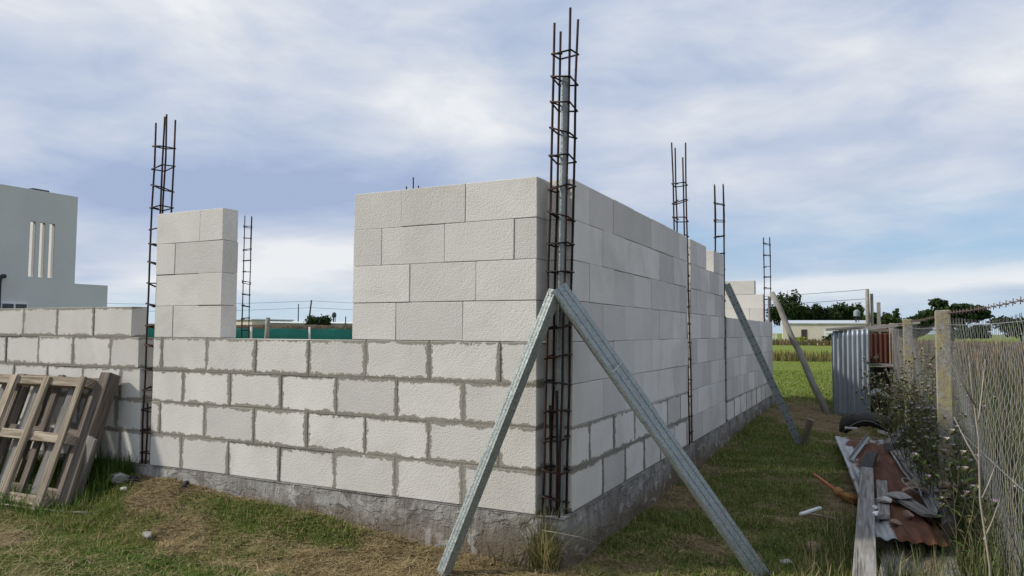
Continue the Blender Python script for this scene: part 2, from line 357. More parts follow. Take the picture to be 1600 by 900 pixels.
# ------------------------------------------------------------------ mesh builder
class MB:
    def __init__(s):
        s.v = []; s.f = []; s.ua = []; s.ub = []; s.c = []; s.sm = []
        s.tone = (0.5, 0, 0)
    def face(s, pts, uv=None, uvb=None, tone=None, smooth=False, idx=None):
        if idx is None:
            i0 = len(s.v); s.v.extend([tuple(p) for p in pts]); idx = tuple(range(i0, i0 + len(pts)))
        s.f.append(tuple(idx)); n = len(idx)
        s.ua.extend(uv or [(1, 1)] * n); s.ub.extend(uvb or [(1, 1)] * n)
        s.c.append((tone or s.tone, n)); s.sm.append(smooth)
    def box(s, c, size, M=None, tone=None, taper=1.0, jit=0.0, rng=random):
        """box with a uv that runs in metres along its longest side"""
        sx, sy, sz = (d / 2 for d in size)
        P = []
        for k_ in (-1, 1):
            for j in (-1, 1):
                for i in (-1, 1):
                    q = taper if k_ > 0 else 1.0
                    P.append(Vector((i * sx * q, j * sy * q, k_ * sz)) + (Vector((rng.uniform(-jit, jit), rng.uniform(-jit, jit), rng.uniform(-jit, jit))) if jit else Vector()))
        ax = max(range(3), key=lambda a: size[a])
        oth = [a for a in range(3) if a != ax]
        ou, ov = rng.random() * 9, rng.random() * 9
        Q = [(M @ p if M is not None else p) + Vector(c) for p in P]
        i0 = len(s.v); s.v.extend([tuple(q) for q in Q])
        tn = tone or (rng.random(), 0, 0)
        for fc in ((0, 2, 3, 1), (4, 5, 7, 6), (0, 1, 5, 4), (2, 6, 7, 3), (0, 4, 6, 2), (1, 3, 7, 5)):
            uv = [(P[i][ax] + ou, P[i][oth[0]] + P[i][oth[1]] * 1.1 + ov) for i in fc]
            s.face(None, uv, None, tn, False, [i0 + i for i in fc])
    def bar(s, p0, p1, wd, th, up=(0, 0, 1), tone=None, jit=0.0, rng=random):
        p0 = Vector(p0); p1 = Vector(p1); d = p1 - p0; L = d.length; xx = d.normalized()
        upv = Vector(up)
        yy = upv.cross(xx)
        if yy.length < 1e-4: yy = Vector((0, 1, 0)).cross(xx)
        yy.normalize(); zz = xx.cross(yy)
        M = Matrix((xx, yy, zz)).transposed()
        s.box((p0 + p1) / 2, (L, wd, th), M, tone, 1.0, jit, rng)
    def tube(s, pts, r, n=8, tone=None, cap=True, smooth=True):
        pts = [Vector(p) for p in pts]; m = len(pts)
        rs = r if hasattr(r, '__len__') else [r] * m
        i0 = len(s.v); ref = None
        for i, p in enumerate(pts):
            d = (pts[min(i + 1, m - 1)] - pts[max(i - 1, 0)])
            d = d.normalized() if d.length > 1e-9 else Vector((0, 0, 1))
            if ref is None: ref = Vector((1, 0, 0)) if abs(d.x) < 0.9 else Vector((0, 1, 0))
            a = (ref - d * ref.dot(d)).normalized(); bb = d.cross(a); ref = a
            for j in range(n):
                th = 2 * math.pi * j / n
                s.v.append(tuple(p + (a * math.cos(th) + bb * math.sin(th)) * rs[i]))
        for i in range(m - 1):
            for j in range(n):
                k_ = (j + 1) % n
                s.face(None, [(i, j / n), (i, (j + 1) / n), (i + 1, (j + 1) / n), (i + 1, j / n)], None, tone, smooth,
                       [i0 + i * n + j, i0 + i * n + k_, i0 + (i + 1) * n + k_, i0 + (i + 1) * n + j])
        if cap:
            s.face(None, None, None, tone, False, [i0 + j for j in reversed(range(n))])
            s.face(None, None, None, tone, False, [i0 + (m - 1) * n + j for j in range(n)])
    def lathe(s, prof, n=16, c=(0, 0, 0), tone=None):
        i0 = len(s.v); m = len(prof)
        for r, z_ in prof:
            for j in range(n):
                a = 2 * math.pi * j / n; s.v.append((c[0] + r * math.cos(a), c[1] + r * math.sin(a), c[2] + z_))
        for i in range(m - 1):
            for j in range(n):
                k_ = (j + 1) % n
                s.face(None, None, None, tone, True, [i0 + i * n + j, i0 + i * n + k_, i0 + (i + 1) * n + k_, i0 + (i + 1) * n + j])
        s.face(None, None, None, tone, False, [i0 + j for j in reversed(range(n))])
        s.face(None, None, None, tone, False, [i0 + (m - 1) * n + j for j in range(n)])
    def grid(s, fn, nu, nv, tone=None, thick=None, smooth=True):
        """fn(u,v)->point ; uv in metres are taken from fn's 2nd return value"""
        i0 = len(s.v); uvs = []; tn = []
        for j in range(nv + 1):
            for i in range(nu + 1):
                r_ = fn(i / nu, j / nv)
                s.v.append(tuple(r_[0])); uvs.append(r_[1]); tn.append(r_[2] if len(r_) > 2 else tone)
        for j in range(nv):
            for i in range(nu):
                q = [j * (nu + 1) + i, j * (nu + 1) + i + 1, (j + 1) * (nu + 1) + i + 1, (j + 1) * (nu + 1) + i]
                s.face(None, [uvs[a] for a in q], None, tn[q[0]], smooth, [i0 + a for a in q])
    def build(s, name, material, parent=None, bevel=0.0, solid=0.0, loc=None):
        me = bpy.data.meshes.new(name)
        me.from_pydata(s.v, [], s.f); me.materials.append(MATS[material])
        la = me.uv_layers.new(name='uva'); la.data.foreach_set('uv', np.array(s.ua, 'f').ravel())
        lb = me.uv_layers.new(name='uvb'); lb.data.foreach_set('uv', np.array(s.ub, 'f').ravel())
        ca = me.color_attributes.new('tone', 'FLOAT_COLOR', 'CORNER')
        arr = np.array([tuple(c_) + (1.0,) for c_, n in s.c for _ in range(n)], 'f')
        ca.data.foreach_set('color', arr.ravel())
        me.polygons.foreach_set('use_smooth', s.sm); me.update()
        o = bpy.data.objects.new(name, me); COL.objects.link(o)
        if parent is not None: o.parent = parent
        if loc is not None: o.location = loc
        if solid:
            md = o.modifiers.new('solid', 'SOLIDIFY'); md.thickness = solid; md.offset = 0
        if bevel:
            md = o.modifiers.new('bevel', 'BEVEL'); md.width = bevel; md.segments = 2; md.limit_method = 'ANGLE'
        return o

def fast_mesh(name, V, F, tone, material, parent=None, smooth=False):
    """numpy mesh: V (n,3), F (m,k) all the same k, tone (n,3) per vertex"""
    me = bpy.data.meshes.new(name); n, m, k_ = len(V), len(F), F.shape[1]
    me.vertices.add(n); me.vertices.foreach_set('co', np.ascontiguousarray(V, 'f').ravel())
    me.loops.add(m * k_); me.loops.foreach_set('vertex_index', np.ascontiguousarray(F, 'i').ravel())
    me.polygons.add(m); me.polygons.foreach_set('loop_start', np.arange(0, m * k_, k_, dtype='i'))
    me.materials.append(MATS[material])
    ca = me.color_attributes.new('tone', 'FLOAT_COLOR', 'POINT')
    ca.data.foreach_set('color', np.hstack([tone, np.ones((n, 1))]).astype('f').ravel())
    me.update(calc_edges=True); me.validate()
    if smooth: me.polygons.foreach_set('use_smooth', np.ones(m, bool))
    o = bpy.data.objects.new(name, me); COL.objects.link(o)
    if parent is not None: o.parent = parent
    return o

def tag(o, label=None, cat=None, group=None, kind=None):
    if label: o['label'] = label
    if cat: o['category'] = cat
    if group: o['group'] = group
    if kind: o['kind'] = kind
    return o
def thing(name, label, cat, loc=(0, 0, 0), rz=0.0, group=None):
    o = bpy.data.objects.new(name, None); o.empty_display_size = 0.1; COL.objects.link(o)
    o.location = loc; o.rotation_euler = (0, 0, rz)
    return tag(o, label, cat, group)
def children(o): return [c for c in COL.objects if c.parent == o]
def copy_tree(o, parent=None):
    c = o.copy(); COL.objects.link(c); c.parent = parent
    for ch in children(o): copy_tree(ch, c)
    return c

# ------------------------------------------------------------------ value noise and the terrain
_tab = np.random.RandomState(5).rand(256, 256)
def vn(x, y):
    xi = np.floor(x).astype(int); yi = np.floor(y).astype(int); fx = x - xi; fy = y - yi
    fx = fx * fx * (3 - 2 * fx); fy = fy * fy * (3 - 2 * fy)
    g = lambda a, b_: _tab[a % 256, b_ % 256]
    return (g(xi, yi) * (1 - fx) + g(xi + 1, yi) * fx) * (1 - fy) + (g(xi, yi + 1) * (1 - fx) + g(xi + 1, yi + 1) * fx) * fy
def fbm(x, y, o=4):
    x = np.asarray(x, float); y = np.asarray(y, float)
    s_ = 0; a = 0.5; n = 0
    for i in range(o): s_ = s_ + a * vn(x * 2 ** i + 17.3 * i, y * 2 ** i + 9.1 * i); n += a; a *= 0.5
    return s_ / n
def sstep(a, b_, v): 
    q = np.clip((v - a) / (b_ - a), 0, 1); return q * q * (3 - 2 * q)
def G(x, y):
    x = np.asarray(x, float); y = np.asarray(y, float)
    h = -0.335 + 0.0 * x
    left = 0.235 * sstep(0.2, -3.6, x) * np.exp(-(np.maximum(-y, 0) / 0.38) ** 2) * np.exp(-(np.maximum(y - 0.3, 0) / 2.0) ** 2)
    h = h + left + 0.14 * sstep(1.5, 9.5, y) * sstep(1.6, 0.3, x) * sstep(34, 14, y) * sstep(-9, -4, x)
    h = h + 0.03 * np.exp(-(np.maximum(-y, 0) / 0.3) ** 2) * sstep(-6, 0, x)
    near = np.exp(-((x + 1) ** 2 + (y - 2) ** 2) / 400)
    h = h + near * (0.06 * (fbm(x * 1.3, y * 1.3) - 0.5) + 0.06 * (fbm(x * 6, y * 6, 3) - 0.5))
    return h
def g1(x, y): return float(G(x, y))
def green(x, y):
    """how green (1) or strawy and bare (0) the turf is"""
    x = np.asarray(x, float); y = np.asarray(y, float)
    q = fbm(x * 0.95 + 3.3, y * 1.5 + 1.7, 4) * 1.0 + 0.25 * (fbm(x * 5, y * 5, 3) - 0.5)
    for (cx, cy, sx, sy, a) in [(-1.75, -0.22, 0.75, 0.17, 0.33), (-4.3, -0.25, 0.7, 0.30, 0.35), (-3.0, -0.3, 0.5, 0.25, -0.15), (-0.9, -0.12, 0.35, 0.1, -0.2), (-1.2, -0.02, 1.0, 0.06, -0.15),
                                (0.95, 8.3, 0.5, 1.4, -0.45), (0.7, 0.9, 0.3, 0.5, -0.22), (0.9, 2.2, 0.4, 0.5, 0.2), (0.9, 4.4, 0.6, 1.0, 0.18), (1.45, 0.9, 0.25, 0.5, 0.2)]:
        q = q + a * np.exp(-(((x - cx) / sx) ** 2 + ((y - cy) / sy) ** 2))
    q = q + 0.25 * sstep(10, 13, y)
    return sstep(0.36, 0.57, q)

def m_ground(k, b):
    P = WP(k); gr = ATT(k, 'tone'); gx = k.sep(gr.outputs['Color'])[0]
    soil = k.mix(k.noise(P, 24, 5, 0.65), (0.12, 0.085, 0.05), (0.32, 0.25, 0.15))
    turf = k.mix(k.noise(P, 30, 4, 0.65), (0.04, 0.06, 0.014), (0.11, 0.145, 0.035))
    farg = k.mix(k.noise(P, 0.35, 5, 0.65), (0.125, 0.18, 0.03), (0.225, 0.25, 0.065))
    yy = k.sep(P)[1]; xx = k.sep(P)[0]
    turf = k.mix(k.remap(yy, 10, 16), turf, farg)
    c = k.mix(gx, soil, turf)
    field = k.mix(k.noise(P, 0.8, 5, 0.65), (0.13, 0.10, 0.06), (0.24, 0.19, 0.12))
    xb = k.math('ADD', xx, k.math('MULTIPLY', yy, 0.044))
    fld = k.math('MULTIPLY', k.remap(xb, 2.45, 2.9), k.remap(yy, 75, 100, 1.0, 0.0))
    c = k.mix(fld, c, field)
    k.l.new(c, b.inputs['Base Color'])
    h = k.math('ADD', k.noise(P, 60, 5, 0.7), k.math('MULTIPLY', k.noise(P, 14, 3), 1.2))
    k.l.new(k.bump(h, 0.8, 0.03), b.inputs['Normal'])
mat('ground', m_ground, 0.95, spec=0.05)

def axis(lo, hi, step, far, ratio=1.22):
    a = list(np.arange(lo, hi + 1e-6, step)); d = step; p = hi
    up_ = []
    while p < far: d *= ratio; p += d; up_.append(p)
    d = step; p = lo; dn = []
    while p > -far: d *= ratio; p -= d; dn.append(p)
    return np.array(dn[::-1] + a + up_)
gxs = axis(-6.5, 3.0, 0.05, 3500); gys = axis(-2.5, 11.5, 0.05, 3500)
XX, YY = np.meshgrid(gxs, gys); ZZ = G(XX, YY)
nx, ny = len(gxs), len(gys)
ii = (np.arange(ny - 1)[:, None] * nx + np.arange(nx - 1)[None]).ravel()
FF = np.stack([ii, ii + 1, ii + nx + 1, ii + nx], 1)
gg = green(XX, YY).ravel()
ground = fast_mesh('ground', np.stack([XX.ravel(), YY.ravel(), ZZ.ravel()], 1), FF, np.stack([gg] * 3, 1), 'ground', smooth=True)
tag(ground, kind='structure')

# ------------------------------------------------------------------ the block walls
T = 0.15
ANG = -0.0183
RX = 0.1743
def rpt(yw, out=0.0, z_=0.0):
    """a point on the right-hand face: yw along it, out = outwards"""
    return Vector((RX + ANG * yw + out, yw, z_))

def build_wall(root, courses, rng, matname, yoff=0.0, th=T):
    """courses: (z0, z1, [x edges], mortar?, end_gap). Faces look along local -Y. All the blocks of a wall are one mesh, its mortar another"""
    mb = MB(); mo = MB()
    for (z0, z1, xs, m_) in courses:
        for a, b_ in zip(xs[:-1], xs[1:]):
            g = 0.0055 if m_ else 0.0015
            first, last = a == xs[0], b_ == xs[-1]
            x0 = a + (0 if first else g); x1 = b_ - (0 if last else g)
            zz0, zz1 = z0 + (g if m_ else 0.0012), z1 - (g * 0.6 if m_ else 0.0012)
            dy = rng.uniform(-0.0036, 0.0036); w_, h_ = x1 - x0, zz1 - zz0
            tn = (rng.random(), 1.0 if m_ else 0.0, 1.0 if rng.random() < 0.45 else 0.0)
            j = lambda: rng.uniform(-0.0015, 0.0015)
            P = [(x0 + j(), yoff + dy, zz0 + j()), (x1 + j(), yoff + dy, zz0 + j()), (x1 + j(), yoff + dy, zz1 + j()), (x0 + j(), yoff + dy, zz1 + j()),
                 (x0, yoff + th + dy, zz0), (x1, yoff + th + dy, zz0), (x1, yoff + th + dy, zz1), (x0, yoff + th + dy, zz1)]
            i0 = len(mb.v); mb.v.extend(P)
            big = 9.0
            l_ = big if (first) else 0.0; r_ = big if last else 0.0; bt = big if z0 == 0 else 0.0
            # front / back carry real distances to the joints, sides and tops carry none
            # a long thin joint is only drawn where a neighbour touches
            fu = [(0 + l_, 0 + bt), (w_ + l_, 0 + bt), (w_ + l_, h_ + bt), (0 + l_, h_ + bt)]
            fb = [(w_ + r_, h_), (0 + r_, h_), (0 + r_, 0), (w_ + r_, 0)]
            mb.face(None, fu, fb, tn, False, [i0, i0 + 1, i0 + 2, i0 + 3])
            mb.face(None, [fu[1], fu[0], fu[3], fu[2]], [fb[1], fb[0], fb[3], fb[2]], tn, False, [i0 + 5, i0 + 4, i0 + 7, i0 + 6])
            side = [(9, 0), (9, 0), (9, h_), (9, h_)]; sideb = [(9, h_), (9, h_), (9, 0), (9, 0)]
            mb.face(None, side, sideb, tn, False, [i0 + 4, i0, i0 + 3, i0 + 7][:4])
            mb.face(None, side, sideb, tn, False, [i0 + 1, i0 + 5, i0 + 6, i0 + 2])
            mb.face(None, None, None, tn, False, [i0 + 3, i0 + 2, i0 + 6, i0 + 7])
            mb.face(None, None, None, tn, False, [i0 + 4, i0 + 5, i0 + 1, i0])
        if m_:
            pr = lambda: rng.uniform(0.0005, 0.0035)
            for x_ in xs[1:-1]:
                a_ = pr(); mo.box((x_, yoff + th / 2, (z0 + z1) / 2), (0.0135, th + 2 * a_, z1 - z0 - 0.012), jit=0.0012, rng=rng)
            if z0 > 0:
                for xa, xb in zip(np.linspace(xs[0], xs[-1], 9)[:-1], np.linspace(xs[0], xs[-1], 9)[1:]):
                    a_ = pr(); mo.box(((xa + xb) / 2, yoff + th / 2, z0), (xb - xa, th + 2 * a_, 0.0125), jit=0.0012, rng=rng)
        ins = 0.004 if m_ else 0.012
        mo.box(((xs[0] + xs[-1]) / 2, yoff + th / 2, (z0 + z1) / 2 - (0.004 if m_ else 0.003)),
               (xs[-1] - xs[0] - 0.024, th - 2 * ins, z1 - z0 - (0.002 if m_ else 0.006)))
    return mb.build('blocks', matname, root, bevel=0.0035), mo.build('mortar', 'mortar', root)

HL, HU = 0.2574, 0.2531
def seq(a, b_, first, step):
    xs = [a]; p = a + first
    while p < b_ - 0.04: xs.append(p); p += step
    xs.append(b_); return xs
def seqr(a, b_, first, step):
    """same, but laid from the right-hand end"""
    return [-(q) for q in reversed(seq(-b_, -a, first, step))]
rng = random.Random(4)

front = thing('block_wall', 'sunlit pale block wall with a pier and a tall panel either side of an opening', 'wall')
cs = []
for i in range(4):
    cs.append((i * HL, (i + 1) * HL, seqr(-3.4446, 0, 0.51 if i % 2 == 0 else 0.255, 0.515), True))
Z4 = 4 * HL
build_wall(front, cs, rng, 'aerated_block')
tall = tag(bpy.data.objects.new('panel', None)); COL.objects.link(tall); tall.parent = front
for i, fs in enumerate([[-1.407, -1.04, -0.52, 0], [-1.407, -0.93, -0.425, 0], [-1.407, -1.165, -0.66, -0.155, 0], [-1.407, -1.005, -0.505, 0]]):
    pass
cs = [(Z4 + i * HU, Z4 + (i + 1) * HU, fs, False) for i, fs in enumerate([[-1.407, -1.04, -0.52, 0], [-1.407, -0.93, -0.425, 0], [-1.407, -1.165, -0.66, -0.155, 0], [-1.407, -1.005, -0.505, 0]])]
bpy.data.objects.remove(tall)
a_, m_ = build_wall(front, cs, rng, 'aerated_block'); a_.name = 'panel'; m_.name = 'thin_joint'
cs = [(Z4 + i * HU, Z4 + (i + 1) * HU, fs, False) for i, fs in enumerate([[-3.4446, -3.23, -2.685], [-3.445, -2.955, -2.682], [-3.448, -3.225, -2.684], [-3.455, -2.945, -2.690]])]
a_, m_ = build_wall(front, cs, rng, 'aerated_block'); a_.name = 'pier'; m_.name = 'thin_joint'

wing = thing('block_wall', 'low five-course block wall running out of the photo behind the leaning pallets', 'wall')
ends = [-3.58, -3.585, -3.60, -3.63, -3.735]
cs = [(i * HL, (i + 1) * HL, seqr(-7.9, ends[i], [0.245, 0.30, 0.245, 0.36, 0.50][i], 0.512), True) for i in range(5)]
build_wall(wing, cs, rng, 'aerated_block')

def side_wall(label, y0, y1, spec, th=T):
    root = thing('block_wall', label, 'wall', tuple(rpt(y0)), rad(90) - ANG * 0 + math.atan(-ANG), None)
    cs = []
    z_ = 0.0
    for i, (a, b_, first, m_) in enumerate(spec):
        h = HL if i < 4 else HU
        cs.append((z_, z_ + h, seq(a - y0, b_ - y0, first, 0.492), m_)); z_ += h
    build_wall(root, cs, rng, 'aerated_block_shade_lifted', th=th)
    return root, z_
Y0 = 0.155
side_wall('tall shaded block wall nearest the corner, eight full courses up to the mid rebar column', Y0, 3.24,
          [(Y0, 3.24, 0.565 if i % 2 == 0 else 0.305, i < 2) for i in range(8)], 0.19)
sec2, zt = side_wall('shaded block wall section between two rebar columns with one block missing from its top course', 3.42, 5.22,
          [(3.42, 5.22, 0.25 if i % 2 else 0.48, False) for i in range(7)])
root = sec2
a_, m_ = build_wall(root, [(zt, zt + HU, seq(0.0, 0.76, 0.26, 0.492), False)], rng, 'aerated_block_shade_lifted'); a_.name = 'top_course'; m_.name = 'thin_joint'
a_, m_ = build_wall(root, [(zt, zt + HU, [1.17, 1.50, 1.80], False)], rng, 'aerated_block_shade_lifted'); a_.name = 'top_block'; m_.name = 'thin_joint'
side_wall('low shaded block wall at the far end of the side, five courses beside the lawn', 5.38, 9.86,
          [(5.38, 9.86, 0.25 if i % 2 else 0.48, i < 1) for i in range(5)])

back = thing('block_wall', 'cream sunlit block wall crossing behind the low far end, stepped at its top', 'wall', (0, 9.88, 0))
xr = -0.155
cs = [(i * HL, (i + 1) * HL, seqr(-5.2, xr, 0.5 if i % 2 else 0.25, 0.5), False) for i in range(4)]
cs += [(Z4 + i * HU, Z4 + (i + 1) * HU, seqr(-5.2, xr, 0.24 if i % 2 else 0.5, 0.5), False) for i in range(3)]
cs.append((Z4 + 3 * HU, Z4 + 4 * HU, seqr(-3.2, xr - 0.15, 0.5, 0.5), False))
build_wall(back, [(a, b_, xs, False) for a, b_, xs, _ in cs], rng, 'aerated_block')

# concrete strip footing that carries all of it
mb = MB()
prng = np.random.RandomState(3)
def plinth_run(p0, p1, nrm, ztop, zbot, nu, depth=T + 0.04):
    """rough vertical face from p0 to p1 plus top and back"""
    p0 = Vector(p0); p1 = Vector(p1); L = (p1 - p0).length; d = (p1 - p0) / L; n = Vector(nrm)
    nz = 14
    def fn(u, v_):
        q = p0 + d * (u * L)
        s_ = u * L + p0.x * 3 + p0.y * 5
        zz = zbot + (ztop - zbot) * v_
        wob = 0.024 * (float(fbm(s_ * 4, zz * 6 + 40, 4)) - 0.5) * 2 + 0.02 * (1 - v_) * float(fbm(s_ * 1.5, 3.3, 2))
        wob *= min(1.0, u * 30, (1 - u) * 30) if v_ < 0.999 else 0.35
        lip = -0.006 if v_ > 0.93 else 0.0
        return (q + n * (wob + lip) + Vector((0, 0, zz - 0)), (s_, zz))
    mb.grid(fn, nu, nz)
    a, b_ = p0, p1; bk = n * -depth
    mb.face([Vector((a.x, a.y, ztop)), Vector((b_.x, b_.y, ztop)), Vector((b_.x, b_.y, ztop)) + bk, Vector((a.x, a.y, ztop)) + bk])
    mb.face([Vector((b_.x, b_.y, zbot)) + bk, Vector((a.x, a.y, zbot)) + bk, Vector((a.x, a.y, ztop)) + bk, Vector((b_.x, b_.y, ztop)) + bk])
zt = -0.002
cxn = RX + 0.012
plinth_run((-7.9, -0.012, 0), (cxn, -0.012, 0), (0, -1, 0), zt, -0.75, 330)
plinth_run((cxn, -0.012, 0), (RX + ANG * 10.03 + 0.012, 10.03, 0), (1, 0, 0), zt - 0.004, -0.75, 380)
plinth_run((-5.2, 9.868, 0), (-0.0, 9.868, 0), (0, -1, 0), zt - 0.008, -0.75, 60)
plinth = tag(mb.build('concrete_footing', 'rough_cement'), 'rough grey cement footing under the block walls, soil-stained along its foot', 'footing')

# ------------------------------------------------------------------ rebar columns
def cage(label, base, top, tops, step=0.172, s=0.105, z_first=0.1, r=0.0078, rngs=0, rz=0.0, extra=()):
    """four bars with square stirrups; base/top = front-left corner at foot and at z of `tops`"""
    rg = random.Random(rngs)
    root = thing('rebar_column', label, 'rebar column', tuple(base), rz)
    b0 = Vector((0, 0, 0)); off = Vector(top) - Vector(base); H = off.z
    rot = Matrix.Rotation(-rz, 3, 'Z')
    offl = rot @ off
    corners = [(0, 0), (0, s), (s, s), (s, 0)]
    for (cx_, cy_), tz in zip(corners, tops):
        L = tz - base[2]
        pts = []
        for i in range(9):
            f_ = i / 8 * L / H
            wv = 0.006 if i > 6 else 0.0035
            pts.append(Vector((cx_ + offl.x * f_ + rg.uniform(-wv, wv), cy_ + offl.y * f_ + rg.uniform(-wv, wv), i / 8 * L)))
        m_ = MB(); m_.tube(pts, r, 7); m_.build('bar', 'rusty_rebar', root)
    z_ = z_first
    while base[2] + z_ < min(tops) - 0.10:
        f_ = z_ / H; o_ = Vector((offl.x * f_, offl.y * f_, z_))
        e = r + 0.003; tl = rg.uniform(-0.026, 0.026); tl2 = rg.uniform(-0.018, 0.018)
        q = [Vector((-e, -e, -tl)), Vector((s + e, -e, tl2)), Vector((s + e, s + e, tl)), Vector((-e, s + e, -tl2)), Vector((-e - .001, -e, -tl + 0.004)), Vector((s * 0.4, s * 0.3, rg.uniform(-0.01, 0.02)))]
        m_ = MB(); 
        for a, b_ in zip(q[:-1], q[1:]): m_.tube([o_ + a, o_ + b_], r * 0.72, 6)
        m_.build('stirrup', 'rusty_rebar', root)
        z_ += step * rg.uniform(0.92, 1.08)
    for (x_, y_, z0, z1) in extra:
        m_ = MB(); m_.tube([(x_, y_, z0), (x_ + 0.004, y_ + 0.003, (z0 + z1) / 2), (x_, y_, z1)], r, 7); m_.build('starter_bar', 'rusty_rebar', root)
    return root
cage('tallest rebar column, standing in the near corner where two galvanised braces meet', (0.036, 0.022, -0.012), (0.108, 0.022, 3.05), [2.99, 2.97, 3.03, 3.06], 0.172, rngs=1, r=0.0078,
     extra=[(0.03, 0.035, 0.0, 0.66), (0.075, 0.03, 0.0, 0.75), (0.06, 0.075, 0.0, 0.70)])
cage('rebar column in the gap between the pallet wall and the narrow pier', (-3.575, 0.02, -0.012), (-3.545, 0.02, 2.85), [2.82, 2.92, 2.86, 2.86], 0.168, rngs=2,
     extra=[(0.05, 0.0, 0.0, 0.5)])
cage('distant rebar column standing just right of the narrow block pier', (-7.42, 4.6, g1(-7.4, 4.6)), (-7.42, 4.6, 2.9), [2.95, 2.95, 2.95, 2.95], 0.19, rngs=3, rz=rad(46))
cage('rebar column whose four bar tips alone show above the tall front panel', (-3.1, 3.0, g1(-3.1, 3)), (-3.12, 3.02, 2.85), [2.78, 2.72, 2.80, 2.88], 0.18, rngs=4)
bx = rpt(3.275)
cage('rebar column in the slot halfway along the shaded side wall', (bx.x - 0.103, 3.275, -0.012), (bx.x - 0.135, 3.23, 2.95), [3.0, 2.97, 3.01, 2.84], 0.178, rngs=5)
bx = rpt(5.245)
cage('rebar column at the step where the side wall drops to five courses', (bx.x - 0.118, 5.245, -0.012), (bx.x - 0.105, 5.245, 2.9), [2.94, 2.94, 2.94, 2.94], 0.20, rngs=6, rz=rad(9))
q = rpt(5.345)
mb = MB(); mb.bar((q.x - 0.075, 5.355, -0.03), (q.x - 0.070, 5.355, 1.66), 0.022, 0.135, up=(0, 1, 0))
tag(mb.build('upright_board', 'charred_wood', bevel=0.003), 'dark upright board added to darken the slot at the step of the side wall', 'board')  # added board: stands in for shade in the slot, covers its lit end face
fcage = cage('farthest rebar column, rising beside the wooden pole at the back corner', (-0.135, 9.895, -0.012), (-0.135, 9.895, 2.9), [2.82, 2.82, 2.82, 2.82], 0.20, rngs=7, rz=rad(8))
mb = MB()
mb.bar((-0.06, 9.83, -0.03), (-0.05, 9.83, 1.74), 0.022, 0.12, up=(0, 1, 0))
tag(mb.build('upright_board', 'grey_wood', bevel=0.003), 'dark upright formwork board at the far back corner under the last rebar column', 'board')

# ------------------------------------------------------------------ galvanised posts and braces
def channel(root_name, label, cat, p0, p1, out, wd=0.07, fl=0.038, th=0.002, lip=0.012, overlap=None, holes=None):
    """C section from p0 to p1: web faces `out`"""
    p0 = Vector(p0); p1 = Vector(p1); d = (p1 - p0); L = d.length; xx = d.normalized()
    zz = Vector(out); zz = (zz - xx * zz.dot(xx)).normalized(); yy = zz.cross(xx)
    root = thing(root_name, label, cat, tuple(p0))
    def section(a, b_, grow):
        w2, f2 = wd / 2 + grow, fl + grow
        prof = [(-w2 + lip, -f2), (-w2, -f2), (-w2, 0), (-w2 * .52, 0), (-w2 * .42, -.0035), (-w2 * .32, 0), (w2 * .32, 0), (w2 * .42, -.0035), (w2 * .52, 0), (w2, 0), (w2, -f2), (w2 - lip, -f2)]
        m_ = MB()
        nseg = max(2, int((b_ - a) / 0.1))
        def fn(u, v_):
            i = u * (len(prof) - 1); j = int(round(i)); q = prof[j]
            x_ = a + (b_ - a) * v_
            return (xx * x_ + yy * q[0] + zz * (q[1] + grow), (x_, q[0]))
        m_.grid(fn, len(prof) - 1, nseg, smooth=False)
        return m_
    section(0, L, 0.0).build('channel', 'galvanised_steel', root, solid=th)
    if overlap:
        section(overlap[0], overlap[1], 0.003).build('sleeve', 'galvanised_steel', root, solid=th)
    if holes:
        m_ = MB()
        n = int(L / holes)
        for i in range(1, n):
            for s_ in (-0.022, 0.022):
                c_ = xx * (i * holes) + yy * s_ + zz * 0.0016
                m_ = MB(); m_.face([c_ + (yy * math.cos(a) + xx * math.sin(a)) * 0.008 for a in np.linspace(0, 2 * math.pi, 11)[:-1]])
                m_.build('slot', 'dark_interior', root)
    for s_ in (-0.018, 0.018):
        m_ = MB(); m_.tube([xx * (L - 0.04) + yy * s_ + zz * -0.004, xx * (L - 0.04) + yy * s_ + zz * 0.007], 0.006, 8)
        m_.build('screw', 'galvanised_steel', root)
    return root
channel('metal_post', 'upright galvanised channel post inside the corner rebar column', 'metal post', (0.128, 0.078, -0.02), (0.166, 0.078, 2.66), (1, -0.12, 0), 0.045, 0.027)
channel('metal_brace', 'galvanised brace leaning from the front lawn to the corner post, across the sunlit wall', 'brace', (-0.47, -0.345, g1(-0.47, -0.35) - 0.03), (0.115, -0.022, 1.345), (-0.47, -0.80, 0.38), 0.080, 0.048)
br = channel('metal_brace', 'thick galvanised brace leaning down from the corner post along the shaded side wall', 'brace', (1.245, 0.475, g1(1.25, 0.5) - 0.03), (0.165, -0.03, 1.36), (0.72, -0.62, 0.35), 0.100, 0.045,
             overlap=(1.14, 1.98))
m_ = MB(); c0 = (Vector((0.165, -0.03, 1.36)) - br.location) * 0.72; d0 = c0.normalized(); e1 = d0.cross(Vector((0, 0, 1))).normalized(); e2 = d0.cross(e1)
m_.tube([c0 + (e1 * math.cos(a) * 0.066 + e2 * math.sin(a) * 0.045) + d0 * 0.006 * math.sin(2 * a) for a in np.linspace(0, 6.28, 25)], 0.0022, 5); m_.build('wire_tie', 'wire', br)
q0 = Vector((0.90, 5.55, g1(0.9, 5.6) - 0.02)); q1 = Vector((0.10, 5.27, 1.69))
channel('metal_brace', 'perforated galvanised brace leaning on the side wall step, its foot against a wooden stake', 'brace', q0, q1, (0.1, -1, 0.3), 0.085, 0.04, holes=0.11)
mb = MB()
mb.bar((0.90, 5.53, g1(0.9, 5.5) - 0.06), (1.03, 5.40, 0.08), 0.075, 0.045, up=(0, 1, 0))
